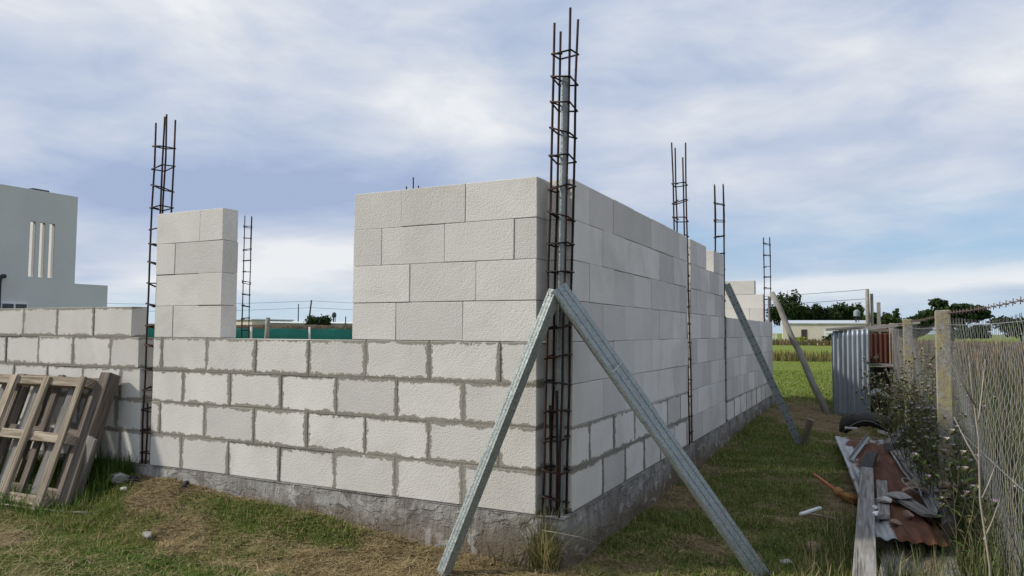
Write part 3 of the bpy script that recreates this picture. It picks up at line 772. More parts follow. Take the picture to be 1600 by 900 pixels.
tag(mb.build('wooden_stake', 'brown_wood', bevel=0.004), 'short dark wooden stake holding the foot of the perforated brace', 'stake')
mb = MB()
pa, pb = Vector((0.93, 9.30, g1(0.93, 9.3) - 0.03)), Vector((0.02, 9.74, 1.80))
mb.tube([pa.lerp(pb, i / 8) + Vector((0.008 * math.sin(i * 2.1), 0, 0.008 * math.cos(i * 1.7))) for i in range(9)], [0.058 - 0.012 * i / 8 for i in range(9)], 10)
tag(mb.build('wooden_pole', 'pole_wood'), 'round grey wooden pole propped against the far back corner of the walls', 'pole')

# ------------------------------------------------------------------ pallets
def pallet(label, feet, lean_top, x0, x1, H, front_x, rear_x, wood, dark=None, rg=None, rail=True, tilt=0.0):
    """a pallet standing on edge and leaning back. feet=(y,z) of its foot line, lean_top=(y,z)"""
    root = thing('pallet', label, 'pallet', ((x0 + x1) / 2, feet[0], feet[1]))
    root.rotation_euler = (0, tilt, 0)
    dy, dz = lean_top[0] - feet[0], lean_top[1] - feet[1]; L = math.hypot(dy, dz); up_ = Vector((0, dy / L, dz / L)); nn = Vector((0, -dz / L, dy / L))
    xm = (x0 + x1) / 2
    P = lambda x_, h, o_: Vector((x_ - xm, 0, 0)) + up_ * h + nn * o_
    for i, x_ in enumerate(front_x):
        m_ = MB(); a = rg.uniform(-0.015, 0.015); hi = H - rg.uniform(0.0, 0.02)
        m_.bar(P(x_, 0.0, 0.055), P(x_ + a, hi, 0.055), 0.088 + rg.uniform(-.016, .016), 0.026, up=nn, jit=0.003, rng=rg)
        m_.build('front_slat', wood, root, bevel=0.003)
    for i, x_ in enumerate(rear_x):
        m_ = MB(); a = rg.uniform(-0.02, 0.02)
        m_.bar(P(x_, 0.0, -0.055), P(x_ + a, H - rg.uniform(0, .02), -0.055), 0.095 + rg.uniform(-.015, .015), 0.026, up=nn, jit=0.003, rng=rg)
        m_.build('rear_slat', dark or wood, root, bevel=0.003)
    if dark == wood:
        m_ = MB(); m_.bar(P(x1 + 0.03, -0.02, 0.02), P(x1 + 0.01, H + 0.03, 0.02), 0.125, 0.11, up=nn, jit=0.006, rng=rg); m_.build('side_beam', wood, root, bevel=0.008)
    for h in (0.06, H * 0.52, H - 0.05):
        m_ = MB(); m_.bar(P(x0, h, 0), P(x1, h + rg.uniform(-.01, .01), 0), 0.075, 0.088, up=nn, jit=0.003, rng=rg)
        m_.build('stringer', wood, root, bevel=0.004)
    return root
rg = random.Random(8)
pallet('light weathered pallet leaning in front, nearest the camera', (-0.53, g1(-4.5, -0.53) - 0.01), (-0.175, 0.71), -5.28, -3.92, 1.06,
       [-5.42, -4.92, -4.45, -3.965], [-5.2, -4.70, -4.22], 'pallet_wood', 'grey_wood', rg)
rg = random.Random(12)
pallet('darker brown pallet leaning behind the light one, flat against the wall', (-0.40, g1(-4.5, -0.4) - 0.015), (-0.065, 0.73), -5.05, -3.86, 1.02,
       [-5.0, -4.42, -3.90], [-5.05, -4.75, -4.4, -4.1, -3.90], 'pallet_wood_dark', 'pallet_wood_dark', rg)
mb = MB()
mb.bar((-3.88, -0.36, g1(-3.88, -0.36) - 0.05), (-3.735, -0.30, 0.235), 0.105, 0.03, up=(0, -1, 0.2), jit=0.003)
tag(mb.build('wooden_plank', 'grey_wood', bevel=0.003), 'short grey plank stuck upright in the grass right of the pallets', 'plank')
mb = MB()
pts = [(-4.35, -0.62), (-4.05, -0.58), (-3.7, -0.52), (-3.42, -0.50)]
mb.tube([(x_, y_, g1(x_, y_) + 0.025) for x_, y_ in pts], [0.006, 0.011, 0.010, 0.006], 7)
tag(mb.build('dry_stick', 'dry_stem'), 'long dry stick lying on the grass below the pallets', 'stick')

def rock(name, loc, size, material, label, cat, seed, sub=2, rz=0.0, group=None):
    bm = bmesh.new(); bmesh.ops.create_icosphere(bm, subdivisions=3, radius=1.0)
    rs = np.random.RandomState(seed)
    pl = [(Vector(rs.randn(3)).normalized(), rs.uniform(0.55, 0.9)) for _ in range(11)]
    for v_ in bm.verts:
        for n_, d_ in pl:
            k_ = v_.co.dot(n_)
            if k_ > d_: v_.co -= n_ * (k_ - d_)
        f_ = 1 + 0.12 * (float(fbm(v_.co.x * 2 + seed, v_.co.y * 2 + v_.co.z * 1.7)) - 0.5)
        v_.co = Vector((v_.co.x * size[0] * f_, v_.co.y * size[1] * f_, v_.co.z * size[2] * f_))
    me = bpy.data.meshes.new(name); bm.to_mesh(me); bm.free(); me.materials.append(MATS[material])
    o = bpy.data.objects.new(name, me); COL.objects.link(o); o.location = loc; o.rotation_euler = (rs.uniform(-.2, .2), rs.uniform(-.2, .2), rz)
    return tag(o, label, cat, group)
rock('stone', (-3.60, -0.16, g1(-3.6, -0.16) + 0.035), (0.12, 0.07, 0.06), 'grey_stone', 'grey rubble lump at the foot of the gap beside the pallets', 'stone', 1)
rock('stone', (-3.44, -0.15, g1(-3.44, -0.15) + 0.02), (0.055, 0.045, 0.045), 'charred_wood', 'small black lump against the footing under the narrow gap', 'stone', 2)
rock('stone', (-3.44, -0.23, g1(-3.44, -0.23) + 0.01), (0.045, 0.03, 0.022), 'pale_stone', 'small whitish chip in front of the black lump by the footing', 'stone', 3)
rock('stone', (-2.92, -0.085, g1(-2.92, -0.085) + 0.01), (0.035, 0.03, 0.035), 'charred_wood', 'dark clod pressed against the sunlit footing below the pier', 'stone', 4)

rock('stone', (-2.62, -0.62, g1(-2.62, -.62) + 0.01), (0.05, 0.035, 0.025), 'grey_stone', 'small grey lump alone on the lawn near the lower left of the photo', 'stone', 5)
# ------------------------------------------------------------------ neighbour's grey house, far left
nb = thing('grey_house', 'grey rendered modern house with three tall slots, left edge', 'house', (-25.6, 8, -0.33))
mb = MB()
zt_, zl = 6.45, 3.15          # tower and low wing heights above its own ground
slots = [(3.58, 3.79), (3.93, 4.13), (4.27, 4.48)]
sz0, sz1 = 3.30, 5.30
def wbox(y0, y1, z0, z1, x0=0.0, th=0.17):
    mb.box((x0 - th / 2, (y0 + y1) / 2, (z0 + z1) / 2), (th, y1 - y0, z1 - z0))
yend = 5.30
wbox(-6, yend, 0, sz0); wbox(-6, yend, sz1, zt_)
prev = -6
for a, b_ in slots: wbox(prev, a, sz0, sz1); prev = b_
wbox(prev, yend, sz0, sz1)
mb.build('wall', 'render_grey', nb)
mb = MB()
mb.box((-3.2, yend - 0.15, zt_ / 2 - 0.1), (5.6, 0.3, zt_ - 0.2)); mb.box((-6.2, 0, zt_ / 2 - 2), (0.3, 11, zt_ - 4))
mb.build('side_wall', 'render_grey', nb)
mb = MB(); mb.box((-2.6, yend + 0.69, zl / 2), (5.1, 1.36, zl)); mb.build('low_wing', 'render_grey', nb)
mb = MB()
for a, b_ in slots:
    mb.box((-0.085, b_ - 0.008, (sz0 + sz1) / 2), (0.15, 0.014, sz1 - sz0 - 0.004)); mb.box((-0.085, a + 0.008, (sz0 + sz1) / 2), (0.15, 0.014, sz1 - sz0 - 0.004))
mb.build('slot_lining', 'grey_block_wall', nb)
mb = MB(); mb.box((-1.4, 4.55, zt_ + 0.09), (0.34, 0.34, 0.2)); mb.box((-1.4, 4.55, zt_ + 0.23), (0.62, 0.62, 0.05)); mb.build('chimney', 'tank_dark', nb)
mb = MB(); mb.box((0.03, 3.15, 2.08), (0.06, 0.9, 0.56)); wf = mb.build('window', 'white_paint', nb)
mb = MB()
for yy_ in (2.93, 3.37): mb.box((0.045, yy_, 2.08), (0.05, 0.37, 0.44))
mb.build('pane', 'dark_glass', wf)
mb = MB(); mb.tube([(0.1, 2.58, -0.1), (0.1, 2.58, 3.05), (0.1, 2.61, 3.2), (0.1, 2.70, 3.25), (0.1, 2.78, 3.25)], 0.075, 10); mb.build('downpipe', 'cable', nb)

# ------------------------------------------------------------------ beyond the opening, left background
gf = thing('green_fence', 'long green screened fence seen through the wall opening', 'fence', (-27, 27, g1(-27, 27)))
p0, p1 = Vector((-8.5, -8.2, 0)), Vector((8.5, 9.4, 0)); d_ = p1 - p0
mb = MB(); mb.grid(lambda u, v_: (p0 + d_ * u + Vector((0.03 * math.sin(u * 90), -0.03 * math.sin(u * 90 + 1), 0.02 + 1.50 * v_ + 0.02 * math.sin(u * 60) * v_)), (u * 20, v_)), 120, 3)
mb.build('screen', 'green_screen', gf, solid=0.01)
for i in range(9):
    q = p0.lerp(p1, i / 8); mb = MB(); mb.box((q.x + 0.06, q.y - 0.06, 0.80), (0.09, 0.09, 1.66)); mb.build('post', 'white_paint', gf)
mb = MB()
mb.tube([(-16.8, 14.4, g1(-16.8, 14.4) - .05), (-16.83, 14.4, 0.6), (-16.8, 14.42, 1.52)], [0.085, 0.08, 0.075], 9)
tag(mb.build('wooden_post', 'pole_wood'), 'thick weathered wooden post in front of the green fence', 'post')

def house(name, label, c, rz, L, D, H, wall_m, roof_m, pitch=0.4, openings=(), over=0.25, rth=0.16):
    root = thing(name, label, 'house', (c[0], c[1], -0.335), rz)
    m_ = MB(); m_.box((0, 0, H / 2), (L, D, H)); m_.build('wall', wall_m, root)
    m_ = MB()
    q = [(-L / 2 - over, -D / 2 - over, H + 0.02), (L / 2 + over, -D / 2 - over, H + 0.02), (L / 2 + over, D / 2 + over, H + 0.02 + pitch), (-L / 2 - over, D / 2 + over, H + 0.02 + pitch)]
    m_.face(q); m_.face([Vector(p) + Vector((0, 0, rth)) for p in q])
    for i in range(4):
        a, b_ = Vector(q[i]), Vector(q[(i + 1) % 4]); m_.face([a, b_, b_ + Vector((0, 0, rth)), a + Vector((0, 0, rth))])
    m_.build('roof', roof_m, root)
    for nm, x_, z0, w_, h_, mm in openings:
        m_ = MB(); m_.box((x_, -D / 2 - 0.02, z0 + h_ / 2), (w_, 0.1, h_)); m_.build(nm, mm, root)
    return root
house('cream_building', 'far cream building beyond the left part of the green fence', (-90.5, 84, 0), rad(-5), 9.5, 8, 3.0, 'cream_wall', 'sheet_roof', 0.0, [('doorway', 2.0, 0, 1.2, 2.0, 'dark_interior')])
house('grey_building', 'long low grey building with a white sheet roof beyond the green fence', (-75.5, 81, 0), rad(46), 12.5, 7, 2.45, 'grey_block_wall', 'white_paint', 0.22, [('doorway', -2.5, 0, 1.1, 2.0, 'dark_interior'), ('window', 1.2, 1.0, 1.0, 0.8, 'dark_glass')], rth=0.08)
mb = MB()
def scrub(u, v_):
    x_ = -64 + 52 * u - 26; y_ = 48 + 52 * u * 1.05 - 26
    return ((x_, y_, -0.4 + (1.75 + 0.5 * float(fbm(u * 60, 2))) * v_), (u, v_))
mb.grid(lambda u, v_: ((-80 + 45 * u, 55 + 46 * u + 3 * v_ * (1 - v_), -0.4 + (1.45 + 0.35 * float(fbm(u * 70, 2.0))) * math.sin(v_ * math.pi * 0.5 + 0.0)), (u, v_)), 200, 6)
tag(mb.build('dry_scrub', 'brown_scrub', solid=1.2), kind='stuff')

def power_pole(label, x_, y_, H, lean=(0, 0), r=0.11, arm=True, name='utility_pole', material='cable'):
    root = thing(name, label, 'utility pole', (x_, y_, g1(x_, y_) - 0.05))
    m_ = MB(); m_.tube([(0, 0, 0), (lean[0] * .5, lean[1] * .5, H / 2), (lean[0], lean[1], H)], [r, r * .9, r * .75], 8); m_.build('shaft', material, root)
    if arm:
        m_ = MB(); m_.box((lean[0], lean[1], H - 0.35), (0.5, 0.07, 0.08)); m_.build('crossarm', material, root)
    return root
power_pole('slim dark utility pole, shorter of the pair above the green fence', -83.6, 86.9, 5.75, arm=False, r=0.10)
power_pole('dark leaning utility pole, taller of the pair above the green fence', -75.6, 80.2, 6.0, (0.55, 0.3), arm=False, r=0.14)
power_pole('thin dark pole close to the right jamb of the wall opening', -63.7, 74.7, 3.4, arm=False, r=0.09)
def cable(label, pts, sag, r=0.02, cat='cable', name='overhead_cable', material='cable'):
    m_ = MB(); out = []
    for a, b_ in zip(pts[:-1], pts[1:]):
        a, b_ = Vector(a), Vector(b_)
        for i in range(17):
            u = i / 16; out.append(a.lerp(b_, u) - Vector((0, 0, sag * 4 * u * (1 - u))))
    m_.tube(out, r, 5)
    return tag(m_.build(name, material), label, cat)
ptop = Vector((-75.1, 80.5, 5.5))
cable('upper overhead cable crossing the wall opening at the taller pole', [(-112, 62, 5.3), ptop, (-30, 110, 5.0)], 0.5, 0.022)
cable('lower overhead cable crossing the wall opening at the taller pole', [(-112, 62, 4.2), ptop - Vector((0.05, 0, 1.0)), (-30, 110, 4.0)], 0.5, 0.022)

def water_tank(label, x_, y_, H, rt, ht, material, legs=3):
    root = thing('water_tank', label, 'water tank', (x_, y_, g1(x_, y_)))
    m_ = MB(); m_.lathe([(rt * .96, 0), (rt, 0.1), (rt, ht * .62), (rt * .8, ht * .85), (rt * .3, ht), (0.02, ht * 1.02)], 14, (0, 0, H)); m_.build('tank', material, root)
    for i in range(legs):
        a = 2.1 * i + 0.4; m_ = MB(); m_.tube([(rt * .9 * math.cos(a), rt * .9 * math.sin(a), -0.1), (rt * .5 * math.cos(a), rt * .5 * math.sin(a), H)], 0.07, 6); m_.build('leg', 'cable', root)
    m_ = MB(); m_.lathe([(rt * .8, 0), (rt * .8, .08)], 12, (0, 0, H - .08)); m_.build('platform', 'cable', root)
    return root
water_tank('dark water tank on thin legs above the green fence', -78.5, 89.6, 3.65, 0.36, 0.75, 'tank_dark')
water_tank('grey water tank on a mast beside the far cream house', -4.6, 161.2, 4.9, 0.62, 1.35, 'tank_grey')

# ------------------------------------------------------------------ far right background
fh = house('cream_house', 'long cream bungalow with a pale sheet roof beyond the lawn', (-10.8, 161.8, 0), rad(27) - rad(19), 16.2, 7, 3.35, 'cream_wall', 'sheet_roof', 0.65,
           [('door', -4.0, 0.1, 1.1, 2.1, 'dark_interior'), ('window', 0.8, 0.55, 2.0, 1.75, 'white_paint')])
pf = thing('picket_fence', 'pale picket fence at the left of the far cream bungalow', 'fence', (-19.4, 143, -0.335), rad(8))
for i in range(14):
    m_ = MB(); m_.box((-1.6 + i * 0.26 + random.Random(i).uniform(-.05, .05), 0, 0.9), (0.10, 0.05, 1.7 + 0.3 * random.Random(i + 50).random())); m_.build('picket', 'white_paint', pf)
m_ = MB(); m_.box((0.1, 0.05, 0.8), (3.6, 0.05, 0.1)); m_.build('rail', 'white_paint', pf)
up_ = power_pole('thick utility pole rising behind the corrugated shed', -0.5, 84.5, 6.25, r=0.24, arm=False, material='pole_wood')
m_ = MB(); m_.tube([(0.42, 0.4, 0), (0.40, 0.4, 5.75)], 0.16, 8); m_.build('brace_pole', 'pole_wood', up_)
cable('upper overhead cable running left from the utility pole behind the shed', [(-0.5, 84.5, 5.85), (-35, 92, 5.9)], 0.55, 0.025)
cable('lower overhead cable running left from the utility pole behind the shed', [(-0.5, 84.5, 4.85), (-35, 92, 4.3)], 0.35, 0.025)
mb = MB()
mb.box((1.55, 20.0, 0.85), (0.10, 0.10, 2.3))
tag(mb.build('wooden_post', 'pole_wood', bevel=0.006), 'plain upright post sticking up beyond the shed roof', 'post')

def tree(name, label, loc, lobes, trunk_h, trunk_r, n, leaf, cols, seed, group=None, limbs=6):
    """trunk with limbs; crown of many small leaf-clump faces spread through uneven lobes"""
    rs = np.random.RandomState(seed)
    root = thing(name, label, 'tree' if 'tree' in name or 'pine' in name else 'bush', loc, 0, group)
    m_ = MB()
    if trunk_h > 0:
        m_.tube([(0, 0, -0.2), (0.03 * trunk_h, 0, trunk_h * .5), (0, 0.02 * trunk_h, trunk_h)], [trunk_r, trunk_r * .8, trunk_r * .55], 8)
    for (lx, ly, lz, rx_, ry_, rz_) in lobes[:limbs]:
        m_.tube([(0, 0, trunk_h * 0.7), (lx * .5, ly * .5, (trunk_h * .8 + lz) / 2), (lx, ly, lz)], [trunk_r * .4, trunk_r * .28, trunk_r * .1], 6)
    m_.build('trunk', 'bark', root)
    tot = sum(l[3] * l[4] * l[5] for l in lobes); C = []; Nn = []
    for (lx, ly, lz, rx_, ry_, rz_) in lobes:
        k_ = max(30, int(n * (rx_ * ry_ * rz_) / tot))
        d = rs.randn(k_, 3); d /= np.linalg.norm(d, axis=1)[:, None]
        r_ = rs.rand(k_) ** 0.45 * (0.75 + 0.5 * rs.rand(k_))
        # gaps: throw away leaves in noisy hollows
        p = d * r_[:, None] * np.array([rx_, ry_, rz_]) + np.array([lx, ly, lz])
        keep = fbm(p[:, 0] * 0.9 / max(leaf, .1) * .35 + seed, p[:, 2] * 0.9 / max(leaf, .1) * .35 + p[:, 1] * .2, 3) > 0.33
        C.append(p[keep]); Nn.append(d[keep])
    C = np.vstack(C); Nn = np.vstack(Nn); m = len(C)
    nrm = Nn * 0.6 + rs.randn(m, 3) * 0.6; nrm /= np.linalg.norm(nrm, axis=1)[:, None]
    ref = rs.randn(m, 3); a = np.cross(nrm, ref); a /= np.linalg.norm(a, axis=1)[:, None]; b_ = np.cross(nrm, a)
    sz_ = leaf * (0.5 + rs.rand(m))[:, None]
    V = np.stack([C - a * sz_, C - b_ * sz_ * .55, C + a * sz_, C + b_ * sz_ * .55], 1).reshape(-1, 3)
    F = np.arange(m * 4).reshape(m, 4)
    pick = rs.rand(m); cc = np.array(cols[0])[None] * (1 - pick[:, None]) + np.array(cols[1])[None] * pick[:, None]
    fast_mesh('crown', V, F, np.repeat(cc, 4, 0), 'leaves', root)
    return root
DG = [(0.018, 0.034, 0.012), (0.045, 0.072, 0.022)]
MG = [(0.03, 0.05, 0.016), (0.07, 0.10, 0.03)]
def round_lobes(rs, W, H, n, zc):
    out = []
    for i in range(n):
        a = rs.rand() * 6.28; q = rs.rand() ** .5
        out.append((W * .62 * q * math.cos(a), W * .5 * q * math.sin(a), zc + H * .5 * (rs.rand() - .35), W * (.30 + .22 * rs.rand()), W * .35, H * (.20 + .14 * rs.rand())))
    return out
bgt = [('tall dark tree at the left of the row behind the far bungalow', -22.6, 197, 5.2, 9.0, 7.0, DG, 1),
       ('dark broad tree, second in the row behind the far bungalow', -17.5, 203, 4.6, 6.2, 5.6, DG, 2),
       ('dark green tree above the middle of the far bungalow roof', -12.3, 204, 4.2, 6.6, 5.8, DG, 3),
       ('rounded green tree above the right part of the far bungalow roof', -8.0, 207, 3.8, 6.2, 5.5, MG, 4)]
for lb, x_, y_, W, H, zc, cols, sd_ in bgt:
    rs = np.random.RandomState(sd_); tree('broadleaf_tree', lb, (x_, y_, -0.34), round_lobes(rs, W, H, 11, zc), zc * .7, 0.3, 5200, 0.36, cols, sd_)
rs = np.random.RandomState(9); tree('broadleaf_tree', 'small round tree between the utility pole and the fence posts', (-0.6, 174, -0.34), round_lobes(rs, 4.2, 4.0, 8, 3.6), 2.5, .25, 3600, .30, DG, 9)
rs = np.random.RandomState(10); tree('broadleaf_tree', 'low dark tree just left of the utility pole behind the shed', (-4.0, 190, -0.34), round_lobes(rs, 4.0, 3.4, 7, 3.2), 2.2, .25, 3000, .30, DG, 10)
tree('pine_tree', 'dark pointed tree right behind the plain upright post', (2.6, 186, -0.34), [(0, 0, 2.2, 2.4, 2.2, 1.6), (0.2, 0, 3.9, 1.8, 1.6, 1.3), (0, 0, 5.6, 1.1, 1.0, 1.2), (.1, 0, 6.8, .55, .5, .8)], 6.5, .2, 2600, .28, DG, 11)
lob = [(-5.6, 0, 3.2, 2.6, 2.2, 1.5), (-3.8, 0.3, 4.4, 2.3, 2, 1.3), (-1.8, 0, 5.4, 2.2, 2, 1.2), (-2.2, 0, 7.3, 1.4, 1.2, .8), (-.8, 0.2, 6.9, 1.3, 1.2, .7), (0.6, 0, 5.9, 2.4, 2.2, 1.2), (2.4, 0, 6.2, 1.9, 1.8, .8), (4.0, 0, 6.1, 1.7, 1.4, .65), (5.2, 0, 5.5, 1.3, 1.2, .5), (3.2, 0, 4.6, 2.0, 1.8, .9), (0.5, 0, 3.8, 2.6, 2, 1.3), (5.9, 0, 4.7, .9, .9, .35)]
tree('umbrella_tree', 'wide flat-topped dark tree above the wire fence', (11.6, 158, -0.34), lob, 4.2, .5, 15000, .32, DG, 12, limbs=12)
for i, (x_, y_, W, H, lb) in enumerate([(18.6, 128, 4.0, 3.6, 'dark bushy tree at the right edge above the wire fence'), (14.2, 150, 3.6, 2.6, 'low dark tree under the right side of the flat-topped tree'), (6.0, 170, 3.0, 2.6, 'low dark tree at the left foot of the flat-topped tree')]):
    rs = np.random.RandomState(20 + i); tree('broadleaf_tree', lb, (x_, y_, -0.34), round_lobes(rs, W, H, 8, H * .62), H * .4, .2, 3200, .28, DG, 30 + i)
rs = np.random.RandomState(40); tree('dark_bush', 'dark rounded bush beside the taller pole above the green fence', (-66.9, 72.9, -0.34), round_lobes(rs, 2.3, 3.0, 9, 1.9), .8, .1, 4200, .16, DG, 40)
rs = np.random.RandomState(41); tree('pale_bush', 'wispy pale green bush left of the dark water tank', (-62.5, 73.5, -0.34), round_lobes(rs, 1.5, 1.9, 6, 1.6), .8, .06, 420, .13, [(0.10, .14, .05), (.18, .21, .09)], 41)
rs = np.random.RandomState(42); tree('yellow_bush', 'bright yellow-green bush in front of the far bungalow', (-8.2, 92.2, -0.34), round_lobes(rs, 0.9, 0.9, 6, .55), .4, .04, 700, .10, [(0.20, .25, .03), (.34, .36, .05)], 42)
rs = np.random.RandomState(43); tree('dark_bush', 'dark green bush left of the corrugated shed, in front of the bungalow', (-4.6, 93, -0.34), round_lobes(rs, 1.7, 1.3, 7, .75), .5, .05, 1600, .12, DG, 43)
for i, (x_, y_) in enumerate([(-7.0, 90.5), (-6.5, 90.9), (-6.0, 91.2), (-5.55, 91.4)]):
    rock('white_stone', (x_, y_, g1(x_, y_) + 0.1), (0.24, 0.2, 0.17), 'white_paint', ['leftmost', 'second', 'third', 'rightmost'][i] + ' white lump in the row before the far bungalow', 'stone', 60 + i, group='white lumps before the far bungalow')

# ------------------------------------------------------------------ blades: grass, straw, weeds
def blades(name, X, Y, H, W, cols, seed, bend=0.6, flat=0.0, Z=None, kind='stuff', parent=None):
    rs = np.random.RandomState(seed); n = len(X)
    Z = G(X, Y) - 0.006 if Z is None else Z
    th = rs.rand(n) * 2 * np.pi; dirx, diry = np.cos(th), np.sin(th)
    lean = flat + (1 - flat) * bend * rs.rand(n)
    V = np.zeros((n, 7, 3))
    px, py = -diry, dirx
    for j, (f_, wf) in enumerate([(0, 1.0), (0.45, .85), (0.8, .5), (1.0, 0)]):
        hz = H * (f_ * (1 - flat) + flat * (0.08 * np.sin(np.pi * f_))) * (1 - 0.35 * lean * f_)
        out = H * lean * (f_ ** 1.7 if flat < .5 else f_)
        cx_, cy_, cz_ = X + dirx * out, Y + diry * out, Z + hz + (0.008 if flat > .5 else 0)
        if j < 3:
            for k_, s_ in ((0, -1), (1, 1)):
                V[:, j * 2 + k_, 0] = cx_ + px * W * wf * s_ / 2; V[:, j * 2 + k_, 1] = cy_ + py * W * wf * s_ / 2; V[:, j * 2 + k_, 2] = cz_
        else:
            V[:, 6] = np.stack([cx_, cy_, cz_], 1)
    base = (np.arange(n) * 7)[:, None]
    F = np.concatenate([base + np.array([[0, 1, 3]]), base + np.array([[0, 3, 2]]), base + np.array([[2, 3, 5]]), base + np.array([[2, 5, 4]]), base + np.array([[4, 5, 6]])], 0)
    pick = rs.rand(n)[:, None]; br_ = (0.75 + 0.5 * rs.rand(n))[:, None]
    c_ = (np.array(cols[0]) * (1 - pick) + np.array(cols[1]) * pick) * br_
    if len(cols) > 2:
        s_ = rs.rand(n) < cols[3] if len(cols) > 3 else rs.rand(n) < .15
        c_[s_] = np.array(cols[2])
    o = fast_mesh(name, V.reshape(-1, 3), F, np.repeat(c_, 7, 0), 'blades', parent)
    if kind: o['kind'] = kind
    return o
RS = np.random.RandomState(77)
def scatter(x0, x1, y0, y1, dens): 
    n = int((x1 - x0) * (y1 - y0) * dens); return x0 + (x1 - x0) * RS.rand(n), y0 + (y1 - y0) * RS.rand(n)
def clear(X, Y):
    """outside the walls, the sheet pile and the shed"""
    inside = (Y > -0.02) & (X < RX + ANG * Y + 0.02) & (Y < 10.05) & (X > -8)
    return ~inside
GRN = [(0.075, 0.12, 0.020), (0.21, 0.27, 0.06), (0.38, 0.32, 0.15), .18]
STR = [(0.24, 0.18, 0.085), (0.48, 0.38, 0.21)]
parts_x, parts_y = [], []
for (a, b_, c_, d_2, dn) in [(-6.3, 1.0, -0.75, 0.0, 9000), (-6.3, 2.4, -2.2, -0.75, 2200), (0.15, 2.5, -0.75, 3.0, 7000), (0.05, 2.4, 3.0, 12.0, 3800)]:
    x_, y_ = scatter(a, b_, c_, d_2, dn); parts_x.append(x_); parts_y.append(y_)
X = np.concatenate(parts_x); Y = np.concatenate(parts_y)
gv = green(X, Y); ok = clear(X, Y)
keep = ok & (RS.rand(len(X)) < 0.20 + 0.80 * gv)
Xg, Yg = X[keep], Y[keep]; gk = gv[keep]
hgt = (0.012 + 0.030 * RS.rand(len(Xg)) ** 1.5) * (0.55 + 0.6 * gk) * (0.7 + 0.9 * fbm(Xg * 3, Yg * 3, 3))
blades('grass', Xg, Yg, hgt * 1.25, 0.0035 + 0.003 * RS.rand(len(Xg)), GRN, 1, 0.9)
keep = ok & (RS.rand(len(X)) < 0.28 + 0.50 * (1 - gv))
Xs, Ys = X[keep], Y[keep]
blades('dry_straw', Xs, Ys, 0.03 + 0.07 * RS.rand(len(Xs)), 0.003 + 0.003 * RS.rand(len(Xs)), STR, 2, 0.5, 0.88)
# longer hay lying about in wisps, and small broad-leaved weeds among the grass
hx, hy = np.concatenate([-6.2 + 7.4 * RS.rand(9000), 0.1 + 2.1 * RS.rand(7000)]), np.concatenate([-1.6 + 1.6 * RS.rand(9000), -0.6 + 10 * RS.rand(7000)])
wisp = fbm(hx * 2.2 + 40, hy * 3.4 + 12, 3); kk = clear(hx, hy) & (wisp > 0.50)
blades('hay', hx[kk], hy[kk], 0.07 + 0.13 * RS.rand(kk.sum()), 0.0025 + 0.0025 * RS.rand(kk.sum()), [(0.26, 0.20, 0.10), (0.52, 0.43, 0.26)], 21, 0.5, 0.80)
hx, hy = np.concatenate([-6.2 + 7.4 * RS.rand(14000), 0.1 + 2.1 * RS.rand(12000)]), np.concatenate([-1.6 + 1.6 * RS.rand(14000), -0.6 + 9 * RS.rand(12000)])
kk = clear(hx, hy) & (fbm(hx * 1.8 + 7, hy * 2.4 + 31, 3) > 0.53) & (green(hx, hy) > .3)
blades('clover', hx[kk], hy[kk], 0.022 + 0.025 * RS.rand(kk.sum()), 0.010 + 0.008 * RS.rand(kk.sum()), [(0.05, 0.105, 0.018), (0.13, 0.215, 0.045)], 22, 1.0, 0.45)
# lawn behind the far end, coarser
x_, y_ = scatter(-6, 4, 10.1, 24, 260); x2, y2 = scatter(-9, 6, 24, 36, 60)
X = np.concatenate([x_, x2]); Y = np.concatenate([y_, y2])
blades('lawn_grass', X, Y, 0.025 + 0.03 * RS.rand(len(X)), 0.015 + 0.015 * RS.rand(len(X)), [(0.12, 0.185, 0.03), (0.22, 0.265, 0.06), (0.33, 0.30, 0.12), .1], 3, 1.0)
x_, y_ = scatter(-12, 12, 35.2, 38.2, 55)
blades('tall_grass', x_, y_, 0.30 + 0.36 * RS.rand(len(x_)), 0.03 + 0.03 * RS.rand(len(x_)), [(0.09, 0.115, 0.03), (0.19, 0.18, 0.06), (0.24, 0.16, 0.09), .25], 4, 0.5)
x_, y_ = scatter(-14, 6, 88, 97, 14)
blades('pink_weeds', x_, y_, 0.35 + 0.6 * RS.rand(len(x_)), 0.06 + 0.07 * RS.rand(len(x_)), [(0.12, 0.10, 0.05), (0.27, 0.17, 0.12), (0.09, 0.12, 0.03), .35], 5, 0.5)

# dense tufts under the pallets and along the footing
def patch(x0, x1, y0, y1, n, h0, h1, cols, seed, name, w=0.006, bend=0.9):
    x_ = x0 + (x1 - x0) * RS.rand(n); y_ = y0 + (y1 - y0) * RS.rand(n); k_ = clear(x_, y_); x_, y_ = x_[k_], y_[k_]
    blades(name, x_, y_, h0 + (h1 - h0) * RS.rand(len(x_)) ** 1.6, np.full(len(x_), w) * (0.6 + .8 * RS.rand(len(x_))), cols, seed, bend)
patch(-5.6, -3.62, -0.66, -0.03, 5200, 0.05, 0.17, [(0.045, 0.09, 0.016), (0.13, 0.21, 0.04), (0.3, 0.28, 0.11), .12], 6, 'lush_grass')
patch(-4.1, -3.58, -0.30, -0.02, 1500, 0.10, 0.26, [(0.035, 0.07, 0.014), (0.09, 0.15, 0.03)], 7, 'lush_grass')
